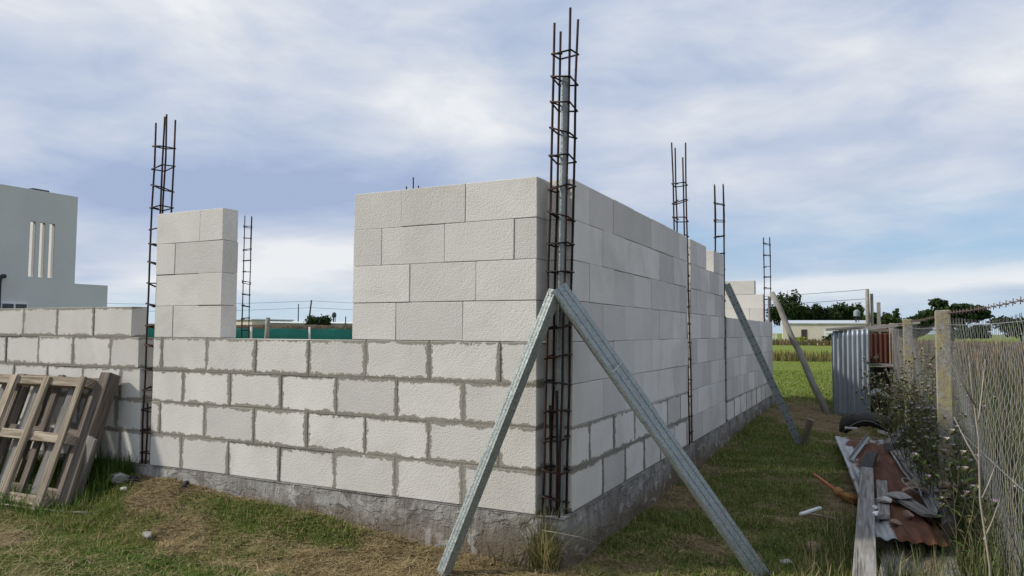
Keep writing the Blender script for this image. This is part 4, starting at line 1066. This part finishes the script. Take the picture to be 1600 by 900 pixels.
# ------------------------------------------------------------------ wire fence
FX0, FS = 2.375, -0.044
def fpt(y_, z_, off=0.0): return Vector((FX0 + FS * y_ + off, y_, z_))
fence = thing('wire_fence', 'chain-link fence on lichened concrete posts with a barbed wire on top', 'fence', (FX0, 0, g1(FX0, 0)))
fz = g1(FX0, 0); L0 = Vector((FX0, 0, fz))
for i, y_ in enumerate([-1.45, 2.63, 6.71, 10.8, 14.9]):
    mb = MB(); p = fpt(y_, 0) - Vector((FX0, 0, 0)); zb = -0.3; zt2 = 1.275 - fz
    mb.box((p.x, p.y, (zb + zt2) / 2), (0.105, 0.115, zt2 - zb), jit=0.004, rng=random.Random(i)); po = mb.build('post', 'lichen_concrete', fence, bevel=0.008)
    m_ = MB()
    for z_ in (0.98, 1.12, 1.2): m_.tube([(p.x - 0.056, p.y - 0.02, z_ - fz), (p.x - 0.049, p.y - 0.02, z_ - fz)], 0.007, 7)
    for z_ in (0.98, 1.12, 1.2): m_.tube([(p.x - 0.02, p.y - 0.0605, z_ - fz), (p.x - 0.02, p.y - 0.053, z_ - fz)], 0.007, 7)
    m_.build('wire_hole', 'dark_interior', po)
mb = MB()
MW, MHt = 0.062, 0.034      # half pitch along the fence and height of one half diamond
ztop = 1.19
ys0, ys1 = -1.45, 12.0
for i in range(int((ys1 - ys0) / MW)):
    nrow = int((ztop + 0.30) / MHt); pts = []
    y_ = ys0 + i * MW
    top = ztop - 0.05 * math.sin((y_ + 1.45) / 4.08 * math.pi) ** 2
    for j in range(nrow + 1):
        odd = (i + j) % 2
        yy_ = y_ + (MW if odd else 0.0)
        q = fpt(yy_ + 0.010 * math.sin(j * .5 + yy_ * 2), top - j * MHt, 0.03 + (0.003 if odd else -0.003) + 0.022 * math.sin(yy_ * 1.7 + j * .2))
        pts.append(q - L0)
    pts.insert(0, pts[0] + Vector((0, -0.014, 0.026)))
    mb.tube(pts, 0.0014 if y_ < 5.5 else 0.0016, 4 if y_ < 2 else 3, cap=False)
mb.build('chain_link', 'wire', fence)
def strand(zoff, r, material, name, barbs=False, sag=0.015, ends=(-1.45, 14.9)):
    m_ = MB(); pts = []
    y_ = ends[0]
    while y_ <= ends[1] + 1e-6:
        u = ((y_ + 1.45) / 4.085) % 1.0
        pts.append(fpt(y_, zoff - sag * 4 * u * (1 - u), 0.03) - L0); y_ += 0.17
    m_.tube(pts, r, 5)
    if barbs:
        for k_ in range(0, len(pts) - 1):
            c_ = pts[k_].lerp(pts[k_ + 1], 0.5)
            m_.tube([c_ + Vector((0, -0.006, -0.016)), c_ + Vector((0.004, 0.006, 0.018))], r * .8, 4); m_.tube([c_ + Vector((-0.014, 0.0, 0.006)), c_ + Vector((0.014, 0.004, -0.006))], r * .8, 4)
    m_.build(name, material, fence)
strand(1.255, 0.0028, 'rusty_wire', 'barbed_wire', True, 0.02)
strand(1.165, 0.0022, 'wire', 'tension_wire', False, 0.02)
strand(0.42, 0.0022, 'wire', 'tension_wire', False, 0.012)

# ------------------------------------------------------------------ corrugated shed
sh = thing('corrugated_shed', 'small open-fronted shed of corrugated sheets beside the wire fence', 'shed', (1.0, 9.5, g1(1.3, 9.5)))
sz = g1(1.3, 9.5)
def corr(p00, p10, p01, p11, pitch, amp, nrm, nl=14, wob=0.0, seed=0, tonef=None, ripple=8):
    """corrugated sheet; ridges run from the 0 end to the 1 end. u across, v along"""
    p00, p10, p01, p11 = map(Vector, (p00, p10, p01, p11)); n = Vector(nrm).normalized()
    Wd = (p10 - p00).length; nu = max(8, int(Wd / pitch * ripple)); Ln = (p01 - p00).length
    m_ = MB()
    def fn(u, v_):
        p = p00.lerp(p10, u).lerp(p01.lerp(p11, u), v_)
        h = amp * math.sin(u * Wd / pitch * 2 * math.pi) + wob * (float(fbm(u * 3 + seed, v_ * 5 + seed)) - .5)
        tn = tonef(u, v_) if tonef else 0.5
        return (p + n * h, (v_ * Ln, u * Wd), (tn, tn, tn))
    m_.grid(fn, nu, nl)
    return m_
corr((0.0, 0, -0.02), (0.56, 0, -0.02), (0.01, 0, 1.43), (0.565, 0.0, 1.475), 0.074, 0.015, (0, -1, 0), tonef=lambda u, v_: 0.35).build('front_sheet', 'corrugated_zinc', sh, solid=0.002)
corr((0.0, 1.25, 0.0), (0.0, 0.02, 0.0), (0.0, 1.25, 1.38), (0.0, 0.02, 1.40), 0.076, 0.011, (-1, 0, 0), tonef=lambda u, v_: 0.3).build('side_sheet', 'corrugated_zinc', sh, solid=0.002)
corr((0.02, 1.25, 0.86), (0.98, 1.25, 0.86), (0.02, 1.25, 1.40), (0.98, 1.25, 1.40), 0.076, 0.011, (0, -1, 0), tonef=lambda u, v_: 0.6).build('upper_back_sheet', 'corrugated_red', sh, solid=0.002)
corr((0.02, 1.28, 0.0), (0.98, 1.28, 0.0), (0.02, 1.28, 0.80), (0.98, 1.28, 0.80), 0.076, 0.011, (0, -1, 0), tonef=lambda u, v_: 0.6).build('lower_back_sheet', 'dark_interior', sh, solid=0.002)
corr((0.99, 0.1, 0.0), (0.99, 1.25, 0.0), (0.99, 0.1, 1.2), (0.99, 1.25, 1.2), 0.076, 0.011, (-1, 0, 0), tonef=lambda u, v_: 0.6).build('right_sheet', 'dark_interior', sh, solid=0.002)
mb = MB(); mb.bar((0.02, 1.22, 0.83), (0.98, 1.22, 0.84), 0.05, 0.045); mb.build('cross_rail', 'grey_wood', sh, bevel=0.003)
mb = MB(); mb.bar((0.955, 0.02, -0.05), (0.95, 0.02, 1.46), 0.10, 0.10); mb.build('corner_post', 'grey_wood', sh, bevel=0.004)
mb = MB(); mb.bar((0.03, 0.07, -0.05), (0.03, 0.07, 1.40), 0.06, 0.06); mb.build('corner_post', 'white_paint', sh, bevel=0.004)
mb = MB(); mb.bar((-0.10, -0.05, 1.455), (0.50, 0.10, 1.50), 0.09, 0.04, jit=.004); mb.build('roof_beam', 'grey_wood', sh, bevel=0.003)
mb = MB(); mb.bar((0.52, 0.02, 1.47), (1.30, -0.02, 1.575), 0.05, 0.05, jit=.004); mb.build('roof_beam', 'grey_wood', sh, bevel=0.003)
mb = MB(); mb.bar((0.02, 1.3, 1.44), (1.0, 1.3, 1.46), 0.05, 0.06); mb.build('roof_beam', 'brown_wood', sh, bevel=0.003)
mb = MB()
for i in range(4): mb.bar((0.52 + i * .12, 1.33, 1.2), (0.52 + i * .12, 1.33, 1.56), 0.09, 0.02, up=(0, 1, 0))
mb.build('back_boards', 'pallet_wood', sh, bevel=0.002)
# things in and before the shed
cr_ = MB(); cr_.box((1.74, 10.1, g1(1.7, 10.1) + 0.15), (0.42, 0.5, 0.32), tone=(0.3, 0, 0)); 
tag(cr_.build('dark_crate', 'charred_wood', bevel=0.01), 'dark box in the shadow inside the corrugated shed', 'box')
wp = thing('plastic_panel', 'white moulded plastic part with a dark round hole, lying in the shed', 'plastic part', (1.72, 9.92, g1(1.7, 10.1) + 0.315))
mb = MB()
mb.grid(lambda u, v_: ((-0.17 + 0.34 * u, 0.05 * v_ - 0.02, 0.02 + (0.13 - 0.05 * u) * math.sin(math.pi * min(1, u * .8 + .2)) * v_ ** .6 + 0.02 * math.sin(u * 5)), (u, v_)), 18, 8)
mb.build('shell', 'white_plastic', wp, solid=0.012)
mb = MB(); mb.lathe([(0.030, 0), (0.030, 0.012)], 14, (0, 0, 0)); ho = mb.build('hole', 'black_plastic', wp); ho.rotation_euler = (rad(90), 0, 0); ho.location = (-0.06, -0.022, 0.07)

bp = thing('car_bumper', 'black plastic car bumper lying arched on the ground before the shed', 'car bumper', (1.58, 7.1, g1(1.58, 7.1)), rad(-4))
mb = MB()
def bump_fn(u, v_):
    a = (u - .5) * 2; x_ = 0.37 * a; arch = 1 - abs(a) ** 3
    y_ = -0.30 * (1 - a * a) * .6 - 0.06 * math.sin(v_ * 3.1)
    lo = 0.15 * max(0.0, 1 - (a * 1.25) ** 2) + 0.006 * math.sin(u * 50); hi = 0.17 + 0.16 * (1 - a * a) ** .6 + 0.008 * math.sin(u * 31)
    return ((x_, y_ + .2 + 0.05 * v_, -0.015 + lo * (1 - v_) + hi * v_), (u, v_))
mb.grid(bump_fn, 40, 10); mb.build('shell', 'black_plastic', bp, solid=0.012)
mb = MB(); mb.tube([(-0.30 + .6 * i / 12, -0.05 - .06 * math.sin(math.pi * i / 12), 0.05 + 0.17 * math.sin(math.pi * i / 12)) for i in range(13)], 0.004, 6); mb.build('loose_wire', 'wire', bp)
mb = MB(); mb.box((-0.20, -0.03, 0.10), (0.16, 0.02, 0.03)); mb.box((0.22, -0.03, 0.06), (0.2, 0.03, 0.04), Matrix.Rotation(.3, 3, 'Y')); mb.build('bracket', 'white_plastic', bp, bevel=0.004)

# ------------------------------------------------------------------ heap of sheets and boards by the fence
def zg(x_, y_, h): return g1(x_, y_) + h
def rust_tone(u, v_):
    return 0.40 + 0.30 * sstep(0.10, 0.34, u) * (1 - 0.55 * sstep(0.80, 0.98, v_)) - 0.22 * sstep(0.10, 0.0, v_) * sstep(0.5, 0.2, u)
p = dict(a=(1.80, 0.88, -0.12), b=(2.175, 0.98, -0.125), c=(1.24, 6.08, -0.19), d=(1.85, 6.02, -0.19))
mb = corr(p['a'], p['b'], p['c'], p['d'], 0.076, 0.0075, (0, 0, 1), nl=40, wob=0.05, seed=3, tonef=rust_tone)
tag(mb.build('roofing_sheet', 'corrugated_rust', solid=0.003), 'long corrugated sheet lying by the fence, rusted brown over most of its face', 'roofing sheet')
mb = corr((2.12, 1.60, -0.10), (2.27, 1.95, -0.04), (1.84, 4.95, -0.155), (2.13, 5.0, -0.10), 0.076, 0.008, (-.2, 0, 1), nl=30, wob=0.05, seed=6, tonef=lambda u, v_: 0.38)
tag(mb.build('roofing_sheet', 'corrugated_weathered', solid=0.003), 'grey weathered corrugated sheet on the heap, on its fence side', 'roofing sheet')
def plank(label, p0, p1, wd, th, material, name='wooden_plank', cat='plank', up=(0, 0, 1), jit=0.004, bevel=0.003, seg=1, sag=0.0, tip=None):
    m_ = MB(); p0, p1 = Vector(p0), Vector(p1)
    m_.bar(p0, p1, wd, th, up=up, jit=jit); o = m_.build(name, material, bevel=bevel)
    tag(o, label, cat)
    return o
lp = plank('long grey plank lying lengthwise over the rusty sheet, charred at its far end', (1.765, 0.02, -0.115), (1.685, 3.15, -0.082), 0.105, 0.035, 'grey_wood')
mb = MB(); mb.bar((1.685, 3.16, -0.082), (1.70, 4.27, -0.10), 0.10, 0.04, jit=.006); ch_ = mb.build('charred_end', 'charred_wood', lp, bevel=0.003)
plank('short grey board lying along the rusty sheet below the broken slab', (1.838, 1.36, -0.088), (1.805, 2.66, -0.10), 0.075, 0.03, 'grey_wood', 'wooden_board', 'board')
plank('smooth grey board lying slantwise across the rusty sheet', (1.93, 2.12, -0.10), (2.11, 1.46, -0.072), 0.105, 0.022, 'grey_wood', 'wooden_board', 'board')
plank('weathered grey log with a black underside lying at the far top of the heap', (1.84, 4.75, -0.095), (2.02, 5.75, 0.0), 0.10, 0.085, 'grey_wood', 'wooden_log', 'log', bevel=0.015)
mb = MB(); mb.tube([(2.19, 1.05, -0.05), (2.205, 1.5, -0.03), (2.215, 2.05, -0.01)], [0.045, 0.05, 0.045], 10)
tag(mb.build('wooden_log', 'charred_wood'), 'short charred log end at the fence side of the heap', 'log')
rock('brick', (2.205, 1.62, 0.04), (0.045, 0.06, 0.035), 'brick', 'old brick fragment on the charred log by the fence', 'brick', 8)
rock('brick', (2.215, 1.92, 0.045), (0.045, 0.07, 0.04), 'brick', 'reddish brick lump farther along the charred log', 'brick', 9)
rock('stone', (1.93, 2.02, -0.068), (0.075, 0.15, 0.03), 'grey_stone', 'flat broken slab at the middle of the rusty sheet', 'stone', 10, rz=.4)
rock('stone', (2.00, 2.15, -0.052), (0.045, 0.16, 0.035), 'brick', 'brown broken tile piece beside the flat slab', 'stone', 11, rz=-.3)
rock('stone', (1.845, 1.72, -0.048), (0.06, 0.06, 0.026), 'pale_stone', 'yellowish stone on top of the short grey board', 'stone', 12, rz=.2)
rock('stone', (1.785, 1.62, -0.09), (0.03, 0.05, 0.022), 'pale_stone', 'pale pebble next to the long plank on the rusty sheet', 'stone', 13)
rock('stone', (1.795, 1.43, -0.09), (0.036, 0.045, 0.018), 'white_paint', 'whitest chip on the heap, nearest the long plank', 'stone', 14)
rock('stone', (1.98, 1.53, -0.09), (0.036, 0.05, 0.024), 'brick', 'small brown rock on the rusty sheet under the slanting board', 'stone', 15)
rock('stone', (1.90, 1.30, -0.10), (0.045, 0.04, 0.016), 'brick', 'thin rusty flake near the front of the rusty sheet', 'stone', 16)
mb = MB()
a0, a1 = Vector((1.53, 3.95, -0.135)), Vector((1.63, 5.8, -0.135))
mb.bar(a0, a1, 0.035, 0.004); mb.bar(a0 + Vector((-.0195, 0, .016)), a1 + Vector((-.0195, 0, .016)), 0.004, 0.035)
tag(mb.build('metal_angle', 'galvanised_steel'), 'bright metal angle bar lying on the pale end of the rusty sheet', 'metal bar')
plank('broken board under the front end of the sheets, left', (1.87, 0.25, -0.27), (1.90, 1.2, -0.21), 0.12, 0.03, 'grey_wood', 'wooden_board', 'board')
plank('broken board under the front end of the sheets, middle', (2.03, 0.35, -0.28), (1.99, 1.3, -0.21), 0.13, 0.03, 'grey_wood', 'wooden_board', 'board')
plank('pale board stub under the front end of the sheets', (2.06, 0.62, -0.255), (2.13, 1.1, -0.21), 0.10, 0.03, 'brown_wood', 'wooden_board', 'board')
plank('grey board pointing at the camera at the fence corner of the heap', (2.17, 0.05, -0.26), (2.19, 1.5, -0.19), 0.10, 0.03, 'grey_wood', 'wooden_board', 'board')
plank('hidden timber bearer carrying the front of the sheets', (1.75, 1.35, -0.22), (2.25, 1.45, -0.22), 0.10, 0.12, 'brown_wood', 'timber_bearer', 'timber')
plank('hidden timber bearer carrying the middle of the sheets', (1.5, 4.0, -0.27), (2.2, 4.1, -0.27), 0.10, 0.09, 'brown_wood', 'timber_bearer', 'timber')

plank('thin splintered lath lying along the seam of the rusty and grey sheets', (1.905, 4.6, -0.115), (2.085, 2.45, -0.055), 0.045, 0.018, 'grey_wood', 'wooden_lath', 'lath')
plank('narrow grey lath at the fence edge of the grey weathered sheet', (2.13, 4.7, -0.07), (2.265, 2.3, 0.0), 0.035, 0.02, 'grey_wood', 'wooden_lath', 'lath')
plank('jagged brown board scrap on the rusty sheet by the grey sheet edge', (2.02, 2.55, -0.05), (2.10, 2.15, -0.045), 0.07, 0.016, 'brown_wood', 'wooden_board', 'board', jit=0.02)
mb = MB(); mb.tube([(2.04 + .06 * math.cos(a) - .03, 2.0 + .16 * math.sin(a), -0.06 + .11 * math.sin(a * .5)) for a in np.linspace(0, 5.2, 22)], 0.004, 6)
tag(mb.build('wire_loop', 'wire'), 'pale loop of wire standing up on the heap above the slanting board', 'wire')
# bits on the grass
bz = g1(1.47, 2.25)
bh = thing('broom_head', 'orange broom head with a stub of handle lying on the grass left of the heap', 'broom', (1.50, 2.85, bz + 0.045), rad(32))
bh.scale = (0.78, 0.78, 0.78)
mb = MB(); rb = random.Random(5)
for i in range(130):
    a = rb.uniform(-.045, .045); b2 = rb.uniform(-.03, .03)
    mb.tube([(a * .6, 0.02, b2 * .5), (a * 1.1, -0.10, b2 * .8), (a * 1.5 + rb.uniform(-.02, .02), -0.24 - rb.uniform(0, .07), b2 - .01)], 0.003, 4)
mb.build('bristles', 'orange_bristle', bh)
mb = MB(); mb.lathe([(0.028, 0), (0.05, 0.04), (0.05, 0.09), (0.02, 0.12)], 12); so = mb.build('socket', 'orange_bristle', bh); so.rotation_euler = (rad(-85), 0, 0)
mb = MB(); mb.tube([(0, 0.10, 0.012), (0.01, 0.62, 0.09)], 0.018, 9); mb.build('handle', 'orange_plastic', bh)
plank('white splinter lying on the grass in the passage', (1.27, 2.0, zg(1.27, 2.0, .035)), (1.38, 2.26, zg(1.38, 2.26, .05)), 0.034, 0.012, 'white_paint', 'wood_splinter', 'splinter')
plank('thin pale stick lying on the grass below the broom head', (1.33, 2.06, zg(1.33, 2.06, .03)), (1.53, 1.9, zg(1.53, 1.9, .04)), 0.022, 0.02, 'pallet_wood', 'wood_splinter', 'splinter')
rock('stone', (1.43, 1.14, zg(1.43, 1.14, .03)), (0.05, 0.08, 0.05), 'brick', 'brown half-buried brick lump on the grass in the passage', 'stone', 21)
rock('stone', (1.30, 0.80, zg(1.3, .8, .01)), (0.04, 0.03, 0.02), 'pale_stone', 'pale chip on the grass by the foot of the thick brace', 'stone', 22)

# ------------------------------------------------------------------ weeds
def weed(label, loc, H, seed, n_st=5, spread=0.25, flowers=8, dens=1.0, group='thistles along the wire fence', cols=((0.065, 0.09, 0.03), (0.16, 0.19, 0.075)), pink=0.5):
    rs = random.Random(seed); root = thing('thistle', label, 'weed', loc, 0, group)
    st = MB(); lf = MB(); fl = MB(); fl2 = MB()
    def leaf(p, d, L, tone):
        d = d.normalized(); s_ = d.cross(Vector((0, 0, 1))); s_ = s_.normalized() if s_.length > 1e-3 else Vector((1, 0, 0))
        n_ = s_.cross(d)
        lf.face([p, p + d * L * .45 + s_ * L * .16 + n_ * L * .08, p + d * L - n_ * L * .1, p + d * L * .5 - s_ * L * .16 + n_ * L * .05], tone=tone)
    def head(p, big):
        r_ = 0.0105 * big * rs.uniform(.8, 1.4)
        fl.lathe([(r_ * .4, -r_ * 1.3), (r_, -r_ * .5), (r_ * .75, r_ * .3)], 7, p, tone=(0.09 * rs.uniform(.7, 1.3), 0.095, 0.045))
        tn = (0.42, 0.30, 0.42) if rs.random() < pink else (0.60, 0.53, 0.44)
        k_ = rs.uniform(.8, 1.3); tn = tuple(min(1, c_ * k_) for c_ in tn)
        for j in range(9):
            a = j * .7; fl2.face([p + Vector((r_ * .3 * math.cos(a), r_ * .3 * math.sin(a), r_ * .2)), p + Vector((r_ * 1.25 * math.cos(a - .2), r_ * 1.25 * math.sin(a - .2), r_ * 1.0)), p + Vector((r_ * 1.25 * math.cos(a + .25), r_ * 1.25 * math.sin(a + .25), r_ * 1.1))], tone=tn)
    def grow(p, d, L, r_, lvl):
        n = max(3, int(L / 0.06)); pts = [p]; q = p.copy(); dd = d.normalized()
        for i in range(n):
            dd = (dd + Vector((rs.uniform(-.16, .16), rs.uniform(-.16, .16), rs.uniform(-.03, .14)))).normalized(); q = q + dd * (L / n); pts.append(q.copy())
            for _ in range(2 if lvl == 0 else 1):
                if rs.random() < .85 * dens:
                    k_ = rs.random(); tn = tuple(a_ * (1 - k_) + b_ * k_ for a_, b_ in zip(*cols))
                    if rs.random() < .16: tn = (0.17, 0.14, 0.075)
                    leaf(q, Vector((rs.uniform(-1, 1), rs.uniform(-1, 1), rs.uniform(-.2, .9))), rs.uniform(.03, .075) * (1.25 - .5 * i / n), tn)
            if lvl < 2 and i > n * .25 and rs.random() < (.5 if lvl == 0 else .3):
                grow(q, dd * .7 + Vector((rs.uniform(-1, 1), rs.uniform(-1, 1), rs.uniform(0.1, .7))) * .8, L * rs.uniform(.22, .45), r_ * .55, lvl + 1)
        k_ = rs.random(); st.tube(pts, [r_ * (1 - .6 * i / n) for i in range(n + 1)], 4, tone=(0.07 + .10 * k_, 0.075 + .07 * k_, 0.035 + .04 * k_), cap=False)
        if rs.random() < .85: head(q, 1.0 if lvl else 1.25)
    for i in range(n_st):
        a = rs.random() * 6.28; d = Vector((math.cos(a) * spread, math.sin(a) * spread, 1))
        grow(Vector((rs.uniform(-.05, .05), rs.uniform(-.05, .05), -.02)), d, H * rs.uniform(.7, 1.05), 0.005, 0)
    st.build('stems', 'leaves', root); lf.build('foliage', 'leaves', root)
    for m_, nm in ((fl, 'flower_heads'), (fl2, 'petals')):
        tag(m_.build(nm, 'leaves', root), kind='stuff')
    return root
rw = random.Random(2)
tall_lb = ['bushy thistle just beyond the near concrete fence post, among the tall weeds', 'tall thistle between the two yellowed fence posts, nearer the big one', 'tall thistle halfway between the two yellowed fence posts',
           'thistle crossing the foot of the second yellowed fence post', 'thistle right in front of the second yellowed fence post', 'thistle at the foot of the big near fence post', 'low thistle before the big near post, hanging over the heap',
           'thistle beside the open side of the corrugated shed', 'sparse thistle hiding the shed corner post', 'thistle over the grey log end of the heap', 'thistle behind the grey weathered sheet', 'leggy thistle left of the big near fence post']
tall_at = [(3.3, .10, .95), (4.1, .12, 1.05), (4.8, .10, 1.0), (6.3, .14, .95), (6.7, .22, .85), (2.75, .16, .8), (2.35, .14, .62), (8.2, .06, .60), (9.0, .05, .55), (5.3, .14, .6), (3.8, .09, .6), (2.95, .12, .85)]
for i, ((y_, off, H), lb) in enumerate(zip(tall_at, tall_lb)):
    x_ = FX0 + FS * y_ - off
    weed(lb, (x_, y_, g1(x_, y_)), H, 100 + i, 5, .30, dens=.72)
near_lb = ['slender green thistle at the near mesh, closest to the bare stalk', 'slender thistle with purple heads just right of the heap', 'slender green thistle leaning on the mesh behind the charred log', 'slender purple thistle between the heap and the big post']
for i, lb in enumerate(near_lb):
    y_ = 0.75 + i * .45; x_ = FX0 + FS * y_ - rw.uniform(.05, .10)
    weed(lb, (x_, y_, g1(x_, y_)), rw.uniform(.55, .8), 200 + i, 3, .15, group='slender thistles at the near mesh', cols=((0.055, 0.09, 0.022), (0.12, 0.165, 0.05)), pink=.6)
# rank dark growth at the foot of the fence, both sides
def tangle(name, n, ymin, ymax, dx0, dx1, h0, h1, cols, seed, w=0.008, bend=.6):
    y_ = ymin + (ymax - ymin) * RS.rand(n); x_ = FX0 + FS * y_ + dx0 + (dx1 - dx0) * RS.rand(n)
    blades(name, x_, y_, h0 + (h1 - h0) * RS.rand(n) ** 1.4, w * (.5 + RS.rand(n)), cols, seed, bend)
tangle('fence_weeds', 3600, -0.6, 9.5, -0.13, 0.0, 0.08, 0.42, [(0.05, 0.075, 0.025), (0.14, 0.165, 0.065), (0.27, 0.23, 0.13), .2], 11)
tangle('fence_weeds', 9000, -1.2, 9.5, 0.02, 0.9, 0.25, 0.95, [(0.055, 0.075, 0.03), (0.15, 0.165, 0.075), (0.27, 0.22, 0.14), .28], 12, 0.010, .45)
tangle('dry_field_weeds', 14000, 1.0, 22, 0.6, 7.0, 0.45, 1.15, [(0.10, 0.10, 0.05), (0.24, 0.19, 0.12), (0.07, 0.10, 0.035), .35], 13, 0.016, .40)
n_ = 16000; y_ = 12 + 58 * RS.rand(n_); x_ = FX0 + FS * y_ + 0.6 + (26 * RS.rand(n_)) * (0.3 + y_ / 60)
blades('dry_field_weeds', x_, y_, 0.6 + 0.6 * RS.rand(n_), 0.04 + 0.04 * RS.rand(n_), [(0.14, 0.105, 0.07), (0.28, 0.20, 0.15), (0.09, 0.10, 0.04), .25], 14, .4)
# rank grass round the heap
x_ = np.concatenate([1.42 + .30 * RS.rand(900), 1.80 + .5 * RS.rand(600)]); y_ = np.concatenate([0.3 + 1.7 * RS.rand(900), 0.0 + .85 * RS.rand(600)])
blades('rank_grass', x_, y_, 0.06 + 0.16 * RS.rand(len(x_)) ** 1.5, 0.003 + 0.003 * RS.rand(len(x_)), [(0.06, 0.09, 0.02), (0.15, 0.18, 0.055), (0.40, 0.33, 0.17), .4], 15, .9)
x_ = 1.82 + .5 * RS.rand(900); y_ = 0.15 + .85 * RS.rand(900)
blades('rank_grass', x_, y_, 0.10 + 0.20 * RS.rand(900) ** 1.3, 0.003 + 0.003 * RS.rand(900), [(0.05, 0.08, 0.02), (0.13, 0.16, 0.05), (0.42, 0.36, 0.2), .3], 16, 1.0)
# tufts at the corner of the footing
def tuft(label, x_, y_, z0, n, h0, h1, cols, seed, r=.06):
    rs = np.random.RandomState(seed); X = x_ + rs.randn(n) * r; Y = y_ + rs.randn(n) * r * .5
    o = blades('grass_tuft', X, np.minimum(Y, -0.02), h0 + (h1 - h0) * rs.rand(n), 0.003 + .003 * rs.rand(n), cols, seed, 1.1, Z=np.full(n, z0), kind=None)
    return tag(o, label, 'grass tuft')
tuft('tall half-dry grass tuft growing up in front of the corner rebar column', 0.08, -0.055, g1(.08, -.05) - .01, 420, 0.14, 0.50, [(0.08, 0.12, 0.025), (0.20, 0.23, 0.07), (0.48, 0.40, 0.22), .5], 61, .036)
tuft('low sparse green tuft at the footing left of the corner', -0.16, -0.05, g1(-.16, -.05) - .01, 40, 0.06, 0.20, [(0.05, 0.07, 0.02), (0.12, 0.14, 0.05), (0.3, .25, .13), .2], 62, .05)
mb = MB(); mb.tube([(0.06, -0.08, -0.06), (0.16, -0.10, -0.055), (0.30, -0.06, -0.075), (0.40, 0.02, -0.12)], [0.003, .003, .0025, .0012], 5)
tag(mb.build('dry_stalk', 'dry_stem'), 'thin bent straw stalk arching right from the corner grass tuft', 'stalk')
# bare branching stalk against the near mesh
st = thing('dry_stalk', 'tall bare branching pale stalk standing against the near fence mesh', 'stalk', (2.29, 0.05, g1(2.3, .05)))
mb = MB(); z0 = g1(2.3, .05)
mn = [Vector((0.0, -0.02, 0)), Vector((0.0, 0, 0.33)), Vector((-.03, .0, .63)), Vector((-.03, -.02, .92)), Vector((-.05, -.02, 1.14)), Vector((-.06, -.02, 1.30))]
mb.tube(mn, [.0058, .0055, .005, .004, .003, .0015], 7); mb.build('stem', 'dry_stem', st)
for a, b_ in [((-.035, -.02, 1.06), (-.19, -.10, 1.40)), ((-.03, -.02, .98), (.02, .14, 1.28)), ((-.03, 0, .62), (.05, .10, .80)), ((-.02, 0, .45), (.06, .12, .62)), ((-.02, 0, .78), (-.12, .1, 1.0))]:
    m_ = MB(); a, b_ = Vector(a), Vector(b_); m_.tube([a, a.lerp(b_, .5) + Vector((0, 0, -.01)), b_], [.0045, .0032, .0015], 6); m_.build('branch', 'dry_stem', st)
